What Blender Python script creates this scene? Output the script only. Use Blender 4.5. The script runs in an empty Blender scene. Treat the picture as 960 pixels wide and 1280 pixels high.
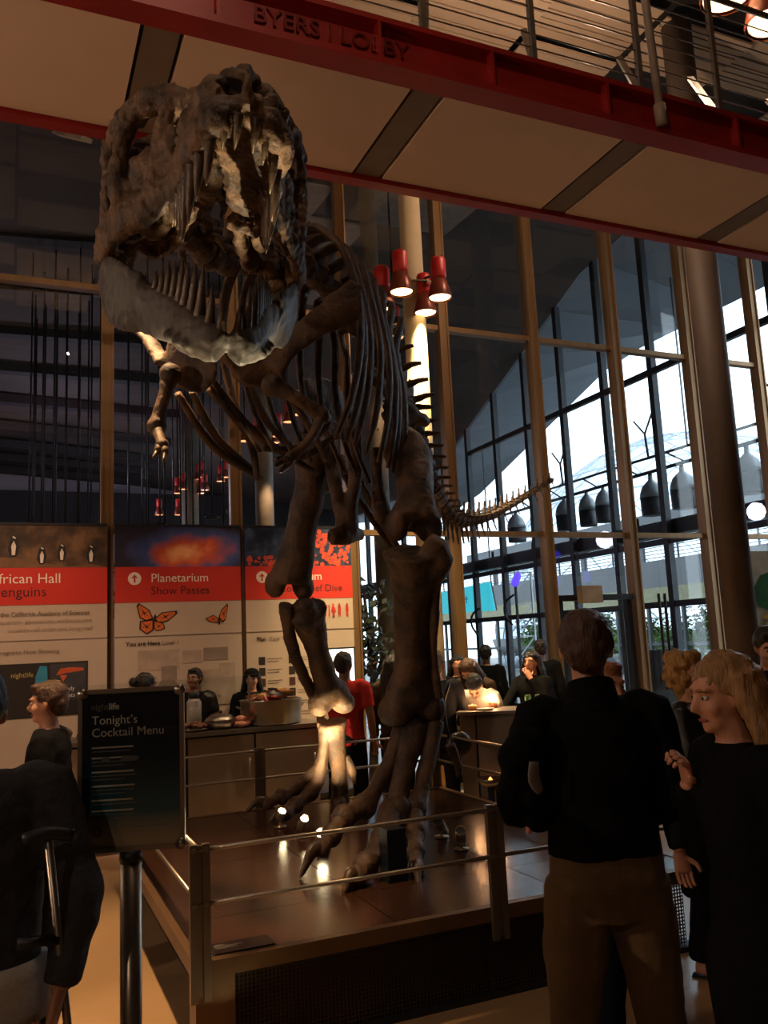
import bpy, bmesh, math, random
from mathutils import Vector, Matrix, noise
R = math.radians
random.seed(7)
S = bpy.context.scene
COL = S.collection

# ---------------------------------------------------------------- camera, world, exposure
cam_d = bpy.data.cameras.new('camera'); cam = bpy.data.objects.new('camera', cam_d); COL.objects.link(cam)
yaw, pitch, roll = R(23.865), R(8.7227), R(-2.679)
fwd = Vector((math.sin(yaw)*math.cos(pitch), math.cos(yaw)*math.cos(pitch), math.sin(pitch)))
rgt = Vector((math.cos(yaw), -math.sin(yaw), 0)); upv = rgt.cross(fwd)
r2 = math.cos(roll)*rgt + math.sin(roll)*upv
u2 = -math.sin(roll)*rgt + math.cos(roll)*upv
cam.matrix_world = Matrix(((r2.x, u2.x, -fwd.x, 0), (r2.y, u2.y, -fwd.y, 0), (r2.z, u2.z, -fwd.z, 1.8), (0, 0, 0, 1)))
cam_d.sensor_fit = 'VERTICAL'; cam_d.sensor_height = 36; cam_d.lens = 36*1066/1280; cam_d.clip_end = 300
S.camera = cam
W = bpy.data.worlds.new('world'); S.world = W; W.use_nodes = True
bg = W.node_tree.nodes['Background']; bg.inputs[0].default_value = (0.80, 0.90, 1.0, 1); bg.inputs[1].default_value = 4.0
S.view_settings.view_transform = 'Standard'; S.view_settings.look = 'None'
S.view_settings.gamma = 1; S.view_settings.use_curve_mapping = False; S.view_settings.exposure = 0.0
S.cycles.max_bounces = 8; S.cycles.diffuse_bounces = 3; S.cycles.glossy_bounces = 3
S.cycles.transparent_max_bounces = 24; S.cycles.caustics_reflective = False; S.cycles.caustics_refractive = False
S.cycles.sample_clamp_indirect = 4.0

def light(kind, name, loc, energy, color, aim=None, size=0.1, angle=60, blend=0.5):
    l = bpy.data.lights.new(name, kind); l.energy = energy; l.color = color
    o = bpy.data.objects.new(name, l); COL.objects.link(o); o.location = loc
    if kind == 'SPOT': l.spot_size = R(angle); l.spot_blend = blend; l.shadow_soft_size = size
    elif kind == 'POINT': l.shadow_soft_size = size
    if aim is not None:
        o.rotation_euler = (Vector(aim)-Vector(loc)).to_track_quat('-Z', 'Y').to_euler()
    return o
WARM = (1.0, 0.70, 0.49)
# unseen warm point lights, added to brighten the bridge soffit and lobby
light('POINT', 'lobby_fill', (-5.5, 3.0, 3.6), 300, WARM, size=.02)
light('POINT', 'lobby_fill', (-4.0, -3.5, 5.2), 130, WARM, size=.02)
light('POINT', 'lobby_fill', (-4.5, 7.5, 5.0), 110, WARM, size=.02)
light('POINT', 'ceiling_fill', (5.5, 6.8, 7.4), 150, WARM, size=.02)  # added fills without fixtures, to brighten the ceiling panels above the bridge
light('POINT', 'ceiling_fill', (1.0, 2.0, 8.0), 90, WARM, size=.02)
light('SPOT', 'floor_downlight', (0.35, 4.6, 5.4), 1300, (1.0, .62, .30), aim=(0.42, 5.2, 0), size=.08, angle=48, blend=.8)
light('SPOT', 'floor_downlight', (-0.4, 7.4, 5.4), 420, (1.0, .60, .36), aim=(-0.1, 9.4, 1.4), size=.08, angle=60, blend=.9)
light('SPOT', 'added_skull_uplight', (0.97, 3.77, .17), 800, (1.0,.82,.50), aim=(0.82, 2.98, 3.65), size=.02, angle=18, blend=.5)  # added out of view, to light the palate between the jaws
light('SPOT', 'counter_downlight', (2.2, 8.0, 5.4), 220, (1.0, .62, .34), aim=(2.2, 8.8, 1.0), size=.08, angle=60, blend=.9)
light('SPOT', 'bar_downlight', (5.3, 7.6, 5.4), 260, (1.0, .60, .34), aim=(5.3, 7.4, 0.9), size=.05, angle=26, blend=.7)

# ---------------------------------------------------------------- materials
def lin(c):
    return tuple(((v/255)/12.92 if v/255 <= .04045 else ((v/255+.055)/1.055)**2.4) for v in c)
MATS = {}
def mat(name, col, rough=.6, metal=0.0, var=.15, scale=6.0, bump=0.0, bscale=None, emit=None, estr=0.0, col2=None, spec=None, stretch=None):
    if name in MATS: return MATS[name]
    m = bpy.data.materials.new(name); m.use_nodes = True; nt = m.node_tree; N = nt.nodes; L = nt.links
    b = N['Principled BSDF']; c = lin(col)
    b.inputs['Roughness'].default_value = rough; b.inputs['Metallic'].default_value = metal
    if spec is not None: b.inputs['Specular IOR Level'].default_value = spec
    tc = N.new('ShaderNodeTexCoord'); mp = N.new('ShaderNodeMapping'); L.new(tc.outputs['Object'], mp.inputs[0])
    if stretch: mp.inputs['Scale'].default_value = stretch
    nz = N.new('ShaderNodeTexNoise'); nz.inputs['Scale'].default_value = scale; nz.inputs['Detail'].default_value = 5
    L.new(mp.outputs[0], nz.inputs[0])
    cr = N.new('ShaderNodeValToRGB')
    d = lin(col2) if col2 else tuple(v*(1-var) for v in c)
    e = c if col2 else tuple(min(1, v*(1+var)) for v in c)
    cr.color_ramp.elements[0].position = .35; cr.color_ramp.elements[1].position = .65
    cr.color_ramp.elements[0].color = (*d, 1); cr.color_ramp.elements[1].color = (*e, 1)
    L.new(nz.outputs[0], cr.inputs[0]); L.new(cr.outputs[0], b.inputs['Base Color'])
    if bump:
        n2 = N.new('ShaderNodeTexNoise'); n2.inputs['Scale'].default_value = bscale or scale*5; n2.inputs['Detail'].default_value = 6
        L.new(mp.outputs[0], n2.inputs[0]); bp = N.new('ShaderNodeBump'); bp.inputs['Strength'].default_value = bump
        bp.inputs['Distance'].default_value = .02
        L.new(n2.outputs[0], bp.inputs['Height']); L.new(bp.outputs[0], b.inputs['Normal'])
    if emit:
        b.inputs['Emission Color'].default_value = (*lin(emit), 1); b.inputs['Emission Strength'].default_value = estr
    MATS[name] = m; return m
def glass_mat(name, tint=(.93, .96, .97), ior=1.45):
    m = bpy.data.materials.new(name); m.use_nodes = True; nt = m.node_tree; N = nt.nodes; L = nt.links
    N.remove(N['Principled BSDF'])
    t = N.new('ShaderNodeBsdfTransparent'); t.inputs[0].default_value = (*tint, 1)
    g = N.new('ShaderNodeBsdfGlossy'); g.inputs['Roughness'].default_value = .0
    fr = N.new('ShaderNodeFresnel')          # thin pane: the same reflection from either face
    ge = N.new('ShaderNodeNewGeometry'); mr = N.new('ShaderNodeMapRange'); L.new(ge.outputs['Backfacing'], mr.inputs[0])
    mr.inputs['To Min'].default_value = ior; mr.inputs['To Max'].default_value = 1/ior; L.new(mr.outputs[0], fr.inputs[0])
    mx = N.new('ShaderNodeMixShader'); L.new(fr.outputs[0], mx.inputs[0]); L.new(t.outputs[0], mx.inputs[1]); L.new(g.outputs[0], mx.inputs[2])
    L.new(mx.outputs[0], N['Material Output'].inputs[0]); return m

# ---------------------------------------------------------------- geometry helper
def V(p): return Vector(p)
def lerp(a, b, t): return a + (b-a)*t
def catmull(pts, vals, sub):
    """smooth resampling of a point list and of the per-point tuples that go with it"""
    n = len(pts)
    if n < 3 or sub <= 1: return [V(p) for p in pts], [tuple(v) for v in vals]
    P = [V(p) for p in pts]; out = []; ov = []
    for i in range(n-1):
        p0 = P[max(i-1, 0)]; p1 = P[i]; p2 = P[i+1]; p3 = P[min(i+2, n-1)]
        for k in range(sub):
            t = k/sub; t2 = t*t; t3 = t2*t
            out.append(0.5*((2*p1)+(p2-p0)*t+(2*p0-5*p1+4*p2-p3)*t2+(3*p1-p0-3*p2+p3)*t3))
            s = t*t*(3-2*t)
            ov.append(tuple(lerp(a, b, s) for a, b in zip(vals[i], vals[i+1])))
    out.append(P[-1]); ov.append(tuple(vals[-1])); return out, ov
class Geo:
    def __init__(s): s.v = []; s.f = []
    def add(s, vs, fs):
        o = len(s.v); s.v += [tuple(v) for v in vs]; s.f += [tuple(i+o for i in f) for f in fs]; return s
    def box(s, lo, hi):
        (a, b, c), (d, e, f) = lo, hi
        return s.add([(a,b,c),(d,b,c),(d,e,c),(a,e,c),(a,b,f),(d,b,f),(d,e,f),(a,e,f)],
                     [(3,2,1,0),(4,5,6,7),(0,1,5,4),(1,2,6,5),(2,3,7,6),(3,0,4,7)])
    def hexa(s, pts):
        return s.add(pts, [(3,2,1,0),(4,5,6,7),(0,1,5,4),(1,2,6,5),(2,3,7,6),(3,0,4,7)])
    def obox(s, c, size, M):
        c = V(c); x, y, z = (v/2 for v in size)
        return s.hexa([c+M@V(p) for p in ((-x,-y,-z),(x,-y,-z),(x,y,-z),(-x,y,-z),(-x,-y,z),(x,-y,z),(x,y,z),(-x,y,z))])
    def bar(s, p0, p1, w, h=None, ref=(0,0,1)):
        p0 = V(p0); p1 = V(p1); t = (p1-p0).normalized(); h = h or w; r = V(ref)
        if abs(t.dot(r)) > .95: r = V((0,1,0)) if abs(t.y) < .9 else V((1,0,0))
        b = t.cross(r).normalized(); a = b.cross(t)
        q = lambda P: [P-b*w/2-a*h/2, P+b*w/2-a*h/2, P+b*w/2+a*h/2, P-b*w/2+a*h/2]
        return s.hexa(q(p0)+q(p1))
    def tube(s, pts, rad, n=8, ref=(0,0,1), sub=3, cap=True):
        """swept tube; a radius is r, or (ra, rb): ra along ref, rb across it"""
        rr = [(r, r) if not isinstance(r, (tuple, list)) else tuple(r) for r in (rad if isinstance(rad, (list, tuple)) and len(rad) == len(pts) else [rad]*len(pts))]
        P, Q = catmull(pts, rr, sub); m = len(P); vs = []; ref = V(ref); pb = None
        for i in range(m):
            t = (P[min(i+1, m-1)]-P[max(i-1, 0)]).normalized(); a = ref-t*ref.dot(t)
            if a.length < .05: a = (pb.cross(t) if pb is not None else t.orthogonal())
            a.normalize(); b = t.cross(a).normalized(); pb = b
            for k in range(n):
                an = 2*math.pi*k/n; vs.append(P[i]+a*(Q[i][0]*math.cos(an))+b*(Q[i][1]*math.sin(an)))
        fs = [(i*n+k, i*n+(k+1) % n, (i+1)*n+(k+1) % n, (i+1)*n+k) for i in range(m-1) for k in range(n)]
        if cap: fs += [tuple(range(n-1, -1, -1)), tuple((m-1)*n+k for k in range(n))]
        return s.add(vs, fs)
    def ell(s, c, r, M=None, n=12, m=8):
        c = V(c); r = (r, r, r) if not isinstance(r, (tuple, list)) else r; vs = []; M = M or Matrix.Identity(3)
        for i in range(1, m):
            th = math.pi*i/m
            for k in range(n):
                ph = 2*math.pi*k/n; vs.append(c+M@V((r[0]*math.sin(th)*math.cos(ph), r[1]*math.sin(th)*math.sin(ph), r[2]*math.cos(th))))
        vs += [c+M@V((0,0,r[2])), c+M@V((0,0,-r[2]))]; T = len(vs)-2; B = T+1
        fs = [(i*n+k, (i+1)*n+k, (i+1)*n+(k+1) % n, i*n+(k+1) % n) for i in range(m-2) for k in range(n)]
        fs += [(T, k, (k+1) % n) for k in range(n)]+[(B, (m-2)*n+(k+1) % n, (m-2)*n+k) for k in range(n)]
        return s.add(vs, fs)
    def lathe(s, prof, c=(0,0,0), axis=(0,0,1), n=16, cap=True):
        """profile of (radius, height) along an axis"""
        ax = V(axis).normalized(); a = ax.orthogonal().normalized(); b = ax.cross(a); c = V(c)
        vs = [c+ax*z+(a*math.cos(2*math.pi*k/n)+b*math.sin(2*math.pi*k/n))*r for r, z in prof for k in range(n)]
        fs = [(i*n+k, i*n+(k+1) % n, (i+1)*n+(k+1) % n, (i+1)*n+k) for i in range(len(prof)-1) for k in range(n)]
        if cap: fs += [tuple(range(n-1, -1, -1)), tuple((len(prof)-1)*n+k for k in range(n))]
        return s.add(vs, fs)
    def prism(s, poly, d):
        """polygon (3D points) pushed along d"""
        n = len(poly); d = V(d); vs = [V(p) for p in poly]+[V(p)+d for p in poly]
        return s.add(vs, [tuple(range(n-1, -1, -1)), tuple(range(n, 2*n))]+[(k, (k+1) % n, n+(k+1) % n, n+k) for k in range(n)])
    def mesh(s, name):
        me = bpy.data.meshes.new(name); me.from_pydata(s.v, [], s.f); me.update(); return me
CEN = {}
def tag(o, label=None, cat=None, group=None, kind=None):
    if label: o['label'] = label
    if cat: o['category'] = cat
    if group: o['group'] = group
    if kind: o['kind'] = kind
    return o
def thing(name, loc, label, cat, group=None, rz=None, kind=None):
    o = bpy.data.objects.new(name, None); COL.objects.link(o); o.location = loc; o.empty_display_size = .1
    CEN[o.name] = V(loc)
    if rz is not None: o.rotation_euler = (0, 0, rz); CEN[o.name] = V((0,0,0))
    return tag(o, label, cat, group, kind)
def link(name, me, m, parent=None, smooth=False, base=False):
    """links a mesh whose points are in scene (or person) space; its origin goes to its own middle"""
    n = len(me.vertices); co = [0.0]*(3*n); me.vertices.foreach_get('co', co)
    xs, ys, zs = co[0::3], co[1::3], co[2::3]
    c = V(((min(xs)+max(xs))/2, (min(ys)+max(ys))/2, min(zs) if base else (min(zs)+max(zs))/2))
    me.transform(Matrix.Translation(-c))
    if smooth: me.polygons.foreach_set('use_smooth', [True]*len(me.polygons))
    if m is not None and not me.materials: me.materials.append(m)
    o = bpy.data.objects.new(name, me); COL.objects.link(o); CEN[o.name] = c
    if parent is not None: o.parent = parent; o.location = c-CEN[parent.name]
    else: o.location = c
    return o
def obj(name, g, m, parent=None, smooth=False, **kw):
    o = link(name, g.mesh(name), m, parent, smooth, base=parent is None)
    return tag(o, **kw)
def struct(name, g, m, parent=None, smooth=False):
    return tag(link(name, g.mesh(name), m, parent, smooth), kind='structure' if parent is None else None)
def voxel(g, size, amp=0.0, freq=6.0, smooth=4, amp2=0.0, freq2=25.0):
    """joins overlapping closed shapes into one skin, softened and roughened"""
    me = g.mesh('raw'); o = bpy.data.objects.new('raw', me); COL.objects.link(o)
    md = o.modifiers.new('r', 'REMESH'); md.mode = 'VOXEL'; md.voxel_size = size
    if smooth: s = o.modifiers.new('s', 'SMOOTH'); s.factor = .5; s.iterations = smooth
    dg = bpy.context.evaluated_depsgraph_get(); out = bpy.data.meshes.new_from_object(o.evaluated_get(dg))
    bpy.data.objects.remove(o); bpy.data.meshes.remove(me)
    if amp or amp2:
        nr = [v.normal.copy() for v in out.vertices]
        for v, n in zip(out.vertices, nr):
            d = amp*noise.noise(v.co*freq)
            if amp2: d += amp2*noise.noise(v.co*freq2+V((3,1,7)))
            v.co += n*d
        out.update()
    return out
def dup(o, loc=None, parent=None, label=None, M=None):
    c = o.copy(); COL.objects.link(c)
    if parent is not None: c.parent = parent
    if loc is not None: c.location = loc
    if label: c['label'] = label
    CEN[c.name] = V(c.location) if parent is None else CEN[o.name].copy()
    for ch in o.children: dup(ch, None, c)
    return c
def text(name, body, size, origin, ux, uz, m, parent, depth=.002, align='LEFT', bold=0.0):
    """flat lettering: ux is the writing direction, uz points up the page"""
    cu = bpy.data.curves.new(name, 'FONT'); cu.body = body; cu.size = size; cu.extrude = depth; cu.align_x = align; cu.offset = bold
    cu.resolution_u = 3
    o = bpy.data.objects.new('t', cu); COL.objects.link(o)
    me = bpy.data.meshes.new_from_object(o.evaluated_get(bpy.context.evaluated_depsgraph_get()))
    bpy.data.objects.remove(o); bpy.data.curves.remove(cu); me.materials.clear()
    ux = V(ux).normalized(); uz = V(uz).normalized(); nn = ux.cross(uz)
    M = Matrix(((ux.x, uz.x, nn.x, origin[0]), (ux.y, uz.y, nn.y, origin[1]), (ux.z, uz.z, nn.z, origin[2]), (0,0,0,1)))
    me.transform(M); return link(name, me, m, parent)

# ---------------------------------------------------------------- the shell of the lobby
floor_m = mat('polished_concrete', (172,140,104), .22, var=.10, scale=1.1, bump=.03, bscale=40)
steel = mat('brushed_steel', (150,140,128), .32, .85, var=.08, scale=30, stretch=(1,1,14))
bronze = mat('bronze_mullion', (150,118,82), .42, .55, var=.10, scale=8, stretch=(1,1,.2))
dark_frame = mat('dark_frame', (46,48,52), .45, .4, var=.1)
dark_wall = mat('dark_plaster', (70,60,54), .8, var=.1)
pane_m = glass_mat('clear_glass')
struct('floor', Geo().box((-9,-9,-.2),(12,34,0)), floor_m)
struct('wall_left', Geo().box((-9.2,-9,0),(-9,34,11)), dark_wall)
struct('wall_back', Geo().box((-9.2,-9.2,0),(12.2,-9,11)), dark_wall)
struct('wall_right', Geo().box((12,-9,0),(12.2,7.0,11)), dark_wall)
GY = 10.0
# ceiling of the lobby: cream louvre panels, some missing so that the dark void shows
ceil = struct('ceiling', Geo().box((-9,-9,9.75),(12.2,GY,9.95)), mat('ceiling_void', (38,32,28), .9))
cream = mat('cream_panel', (196,170,142), .75, var=.05, scale=2)
def louvre(x0, x1, y0, y1, z):
    g = Geo(); n = 6; w = (y1-y0)/n
    for k in range(n): g.box((x0, y0+k*w, z), (x1, y0+k*w+w*.86, z+.03))
    return g
lv = {}
for i in range(-1, 9):
    for j in range(2, 12):
        if (i*3+j*2) % 7 in (0, 3): continue
        x0 = i*1.5; y0 = j*.95-1.2
        if y0 > 8.9: continue
        if not lv: lv[0] = struct('ceiling_panel', louvre(x0, x0+1.45, y0, y0+.95, 9.45+.08*((i+j) % 2)), cream, ceil); b0 = (x0, y0)
        else:
            o = dup(lv[0], parent=ceil); o.location = lv[0].location+V((x0-b0[0], y0-b0[1], .08*((i+j) % 2)-.08*(1 % 2)))
# ---------------------------------------------------------------- curtain wall, plane y = 10
XS = [-7.87+1.475*k for k in range(0, 14)]
win = struct('window_1', Geo().box((-9,GY-.06,0),(12,GY+.06,.08)), dark_frame)
for k, x in enumerate(XS):
    if k == 0: m0 = struct('mullion', Geo().box((x-.045,GY-.10,0),(x+.045,GY+.08,9.75)).box((x-.07,GY-.12,0),(x-.045,GY-.06,9.75)).box((x+.045,GY-.12,0),(x+.07,GY-.06,9.75)), bronze, win)
    else: o = dup(m0, parent=win); o.location = m0.location+V((x-XS[0],0,0))
for z in (3.20, 6.06, 8.7):
    for k in range(len(XS)-1):
        if k == 0: t0 = struct('transom', Geo().box((XS[0]+.07,GY-.07,z-.035),(XS[1]-.07,GY+.05,z+.035)), bronze, win)
        else: o = dup(t0, parent=win); o.location = t0.location+V((XS[k]-XS[0],0,0))
        p = Geo().box((XS[k]+.04,GY-.008,(.08 if z == 3.20 else z-2.86 if z < 7 else 6.1)),(XS[k+1]-.04,GY+.008,z-.03))
        struct('pane', p, pane_m, win)
    
# ---------------------------------------------------------------- second glass wall, plane x = 12, towards the piazza
win2 = struct('window_2', Geo().box((11.95,7.0,0),(12.05,34,.12)), dark_frame)
YS = [7.0+1.55*k for k in range(0, 16)]
def roofz(y): return min(10.3, max(6.6, 7.45+(21.8-y)*.40))
for k, y in enumerate(YS):
    struct('mullion', Geo().box((11.93,y-.07,0),(12.07,y+.07,roofz(y))), dark_frame, win2)
    if k+1 < len(YS):
        for z in (2.3, 3.55, 7.05):
            if z < min(roofz(y), roofz(YS[k+1]))-.2: struct('transom', Geo().box((11.95,y+.07,z-.06),(12.05,YS[k+1]-.07,z+.06)), dark_frame, win2)
        struct('pane', Geo().hexa([(11.99,y+.05,.1),(12.01,y+.05,.1),(12.01,YS[k+1]-.05,.1),(11.99,YS[k+1]-.05,.1),(11.99,y+.05,roofz(y)),(12.01,y+.05,roofz(y)),(12.01,YS[k+1]-.05,roofz(YS[k+1])),(11.99,YS[k+1]-.05,roofz(YS[k+1]))]), pane_m, win2)
# ---------------------------------------------------------------- hall behind the curtain wall
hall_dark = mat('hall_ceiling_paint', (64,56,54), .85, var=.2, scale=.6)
g = Geo(); n = 14
ys = [GY+.1+(34-GY)*k/n for k in range(n+1)]
def hz(x, y): f = (x+9)/21; return lerp(8.4, roofz(y), f**1.6)
xs = [-9+21*i/8 for i in range(9)]
vs = [(x, y, hz(x, y)) for y in ys for x in xs]+[(x, y, hz(x, y)+.3) for y in ys for x in xs]; q = len(ys)*9
fs = []
for a in range(n):
    for b in range(8):
        i = a*9+b; fs += [(i, i+9, i+10, i+1), (q+i, q+i+1, q+i+10, q+i+9)]
for b in range(8): fs += [(b, b+1, q+b+1, q+b), (n*9+b+1, n*9+b, q+n*9+b, q+n*9+b+1)]
for a in range(n): fs += [(a*9+9, a*9, q+a*9, q+a*9+9), (a*9+8, a*9+17, q+a*9+17, q+a*9+8)]
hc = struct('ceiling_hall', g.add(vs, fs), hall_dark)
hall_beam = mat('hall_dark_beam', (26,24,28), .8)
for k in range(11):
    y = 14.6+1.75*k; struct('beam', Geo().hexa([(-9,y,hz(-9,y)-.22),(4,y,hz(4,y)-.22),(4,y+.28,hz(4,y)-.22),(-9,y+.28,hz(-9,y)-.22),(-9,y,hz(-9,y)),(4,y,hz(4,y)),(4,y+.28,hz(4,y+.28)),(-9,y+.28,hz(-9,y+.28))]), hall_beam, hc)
struct('strut', Geo().bar((0.037,12.513,9.544),(0.807,10.907,8.513),.16,.06), cream, hc)
struct('strut', Geo().bar((0.184,11.985,9.005),(0.512,11.612,9.043),.12,.05), cream, hc)
grey_sq = mat('grey_acoustic_panel', (120,112,108), .7)
for (x, y, s) in ((4.6,13.2,1.3),(6.2,12.2,1.4),(5.6,15.5,1.2),(7.4,16.2,1.3),(3.6,12.0,1.2),(8.2,18.5,1.1),(2.4,13.6,1.2)):
    z = hz(x, y)-.5; struct('acoustic_panel', Geo().hexa([(x-s*.7,y-s*.5,z),(x+s*.7,y-s*.5,z),(x+s*.7,y+s*.5,z+.1),(x-s*.7,y+s*.5,z+.1),(x-s*.7,y-s*.5,z+.04),(x+s*.7,y-s*.5,z+.04),(x+s*.7,y+s*.5,z+.14),(x-s*.7,y+s*.5,z+.14)]), grey_sq, hc)
hw = struct('wall_far', Geo().box((-9,30,0),(12.2,30.2,9)), mat('hall_far_wall', (150,140,150), .8, var=.1, scale=.5))
struct('beam', Geo().box((-9,29.4,6.15),(11.5,29.95,7.2)), hall_beam, hw)
for k in range(16): struct('post', Geo().box((-8.6+1.25*k,29.7,0),(-8.45+1.25*k,29.95,6.15)), hall_beam, hw)
light('POINT', 'hall_fill', (1, 21, 5.6), 200, (.78,.70,.92), size=.3)  # unseen fills without fixtures, added to lift the dim hall
light('POINT', 'hall_fill', (-3, 17, 4.6), 130, (.9,.62,.55), size=.3)
light('POINT', 'hall_fill', (5, 24, 5.0), 110, (.8,.72,.85), size=.3)

# ---------------------------------------------------------------- the footbridge overhead
BZ, Y0, Y1 = 5.6, 4.645, 6.04
red = mat('red_steel', (150,28,20), .45, .1, var=.10, scale=3)
soffit = mat('cream_soffit', (228,202,180), .7, var=.03, scale=1.5, bump=.02)
grey_strip = mat('grey_strip', (120,104,86), .6, var=.06)
joint = mat('dark_joint', (22,18,16), .8)
br = thing('footbridge', (2.5, 5.3, 5.6), 'red steel footbridge overhead with cream soffit panels and cable railing', 'bridge')
XA, XB = -5.2, 12.0
g = Geo()
g.box((XA,Y0-.02,BZ-.02),(XB,Y0+.16,BZ+.03)).box((XA,Y0+.05,BZ+.03),(XB,Y0+.08,BZ+.29)).box((XA,Y0-.02,BZ+.29),(XB,Y0+.16,BZ+.33))
obj('edge_beam', g, red, br)
g = Geo(); g.box((XA,Y1-.06,BZ-.03),(XB,Y1+.05,BZ+.02)).box((XA,Y1,BZ+.02),(XB,Y1+.03,BZ+.29)); obj('edge_beam', g, red, br)
obj('deck', Geo().box((XA,Y0+.16,BZ+.06),(XB,Y1-.06,BZ+.28)), joint, br)
st0 = .80; pit = 1.83; pr = None
for k in range(-3, 7):
    a = st0+pit*k
    if pr is None:
        pr = obj('soffit_panel', Geo().box((a+.135,Y0+.17,BZ+.005),(a+pit-.135,Y1-.07,BZ+.05)), soffit, br); sr_ = obj('soffit_strip', Geo().box((a-.11,Y0+.17,BZ+.012),(a+.11,Y1-.07,BZ+.05)), grey_strip, br); k0 = k
    else:
        for o in (pr, sr_): c = dup(o, parent=br); c.location = o.location+V((pit*(k-k0),0,0))
for x in (1.1,2.18,3.05,4.05,5.35,6.4,7.4):
    obj('stiffener', Geo().box((x-.012,Y0-.018,BZ+.03),(x+.012,Y0+.05,BZ+.29)), red, br)
let = mat('red_letter', (120,30,24), .35, .3)
text('lettering', 'BYERS | LOBBY', .165, (1.33, Y0+.046, BZ+.10), (1,0,0), (0,0,1), let, br, .012, bold=.001)
rail_m = mat('grey_rail_paint', (120,108,94), .45, .4)
for x in (1.3,2.58,3.5,4.5,5.32,6.3,7.3,8.3):
    p = obj('rail_post', Geo().box((x-.02,Y0+.10,BZ+.33),(x+.02,Y0+.14,BZ+1.5)), rail_m, br)
    obj('brace', Geo().bar((x+.02,Y0+.13,BZ+.36),(x+.38,Y0+.75,BZ+1.25),.05,.03), rail_m, p)
    obj('foot', Geo().box((x-.06,Y0+.04,BZ+.33),(x+.06,Y0+.16,BZ+.36)), rail_m, p)
for k in range(9):
    obj('rail_cable', Geo().tube([(XA,Y0+.12,BZ+.42+.115*k),(XB,Y0+.12,BZ+.42+.115*k)], .006, 6), rail_m, br, True)
obj('handrail', Geo().tube([(XA,Y0+.12,BZ+1.5),(XB,Y0+.12,BZ+1.5)], .025, 8), rail_m, br, True)
# hanging rod with a ferrule in front of the red beam
g = Geo(); g.tube([(4.50,Y0-.06,BZ+.12),(4.42,Y0-.06,BZ+2.2)], .032, 12, sub=1).tube([(4.503,Y0-.06,BZ+.02),(4.495,Y0-.06,BZ+.18)], .045, 12, sub=1)
obj('drain_pipe', g, mat('pale_pipe', (150,134,118), .5), br, True)
# ---------------------------------------------------------------- lamps and columns
col_m = mat('pale_column_paint', (186,166,130), .55, var=.04)
lamp_red = mat('lamp_red', (190,32,20), .45, var=.08)
lamp_glow = mat('lamp_lens', (255,225,180), .4, emit=(255,214,150), estr=5.0)
lamp_in = mat('lamp_reflector', (120,52,34), .4, .3)
rod_m = mat('dark_rod', (30,28,32), .5, .3)
def lamp(loc, s=1.0, label='', group=None, glow=lamp_glow, stem=None):
    x, y, z = loc
    t = thing('spot_lamp', (x, y, z), label, 'lamp', group)
    obj('can', Geo().lathe([(.068*s,.20*s),(.075*s,.22*s),(.075*s,.40*s),(.065*s,.42*s)], (x,y,z)), lamp_red, t, True)
    obj('shade', Geo().lathe([(.118*s,0),(.122*s,.015*s),(.10*s,.10*s),(.07*s,.20*s),(.06*s,.20*s),(.09*s,.10*s),(.108*s,.012*s)], (x,y,z), cap=False), lamp_in, t, True)
    if stem: obj('stem', Geo().tube([(x,y,z+.40*s),(x,y,stem)], .012*s, 6, sub=1), rod_m, t)
    obj('lens', Geo().lathe([(.104*s,.012*s),(.104*s,.022*s)], (x,y,z), n=20), glow, t)
    return t
def column(x, y, r, z, label, m=col_m):
    t = thing('column', (x, y, 0), label, 'column')
    obj('shaft', Geo().lathe([(r,0),(r,z)], (x,y,0), n=24), m, t, True)
    obj('collar', Geo().lathe([(r*1.06,0),(r*1.06,.04)], (x,y,1.3), n=24), steel, t, True)
    return t
cx, cy = 4.393, 8.744
ct = column(cx, cy, .132, 9.5, 'tall pale round column glowing under a ring of red lamps')
obj('lamp_ring', Geo().lathe([(.36,5.95),(.36,5.97),(.34,5.97),(.34,5.95),(.36,5.95)], (cx,cy,0), cap=False, n=28).box((cx-.36,cy-.012,5.942),(cx+.36,cy+.012,5.967)).box((cx-.012,cy-.36,5.942),(cx+.012,cy+.36,5.967)), rail_m, ct)
names = ('red spot lamp beside the glowing column, nearest the rib cage', 'red spot lamp hanging in front of the glowing column', 'red spot lamp on the glass wall side of the glowing column', 'red spot lamp half hidden behind the glowing column')
for (lx, ly, lz), nm in zip(((3.788,8.320,5.524), (3.913,8.082,5.622), (4.418,8.132,5.640), (4.425,8.521,5.610)), names):
    t = lamp((lx, ly, lz), 1.15, nm)
    obj('arm', Geo().bar((lx,ly,lz+.3),(lerp(lx,cx,.8),lerp(ly,cy,.8),lz+.42),.03,.02), rail_m, t)
    light('SPOT', 'lamp_beam', (lx, ly, lz-.03), 620, (1.0,.72,.36), aim=(cx, cy, lz-2.0), size=.05, angle=64, blend=.8)
mirrored_col = mat('mirrored_column_paint', (104,92,78), .6)
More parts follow.
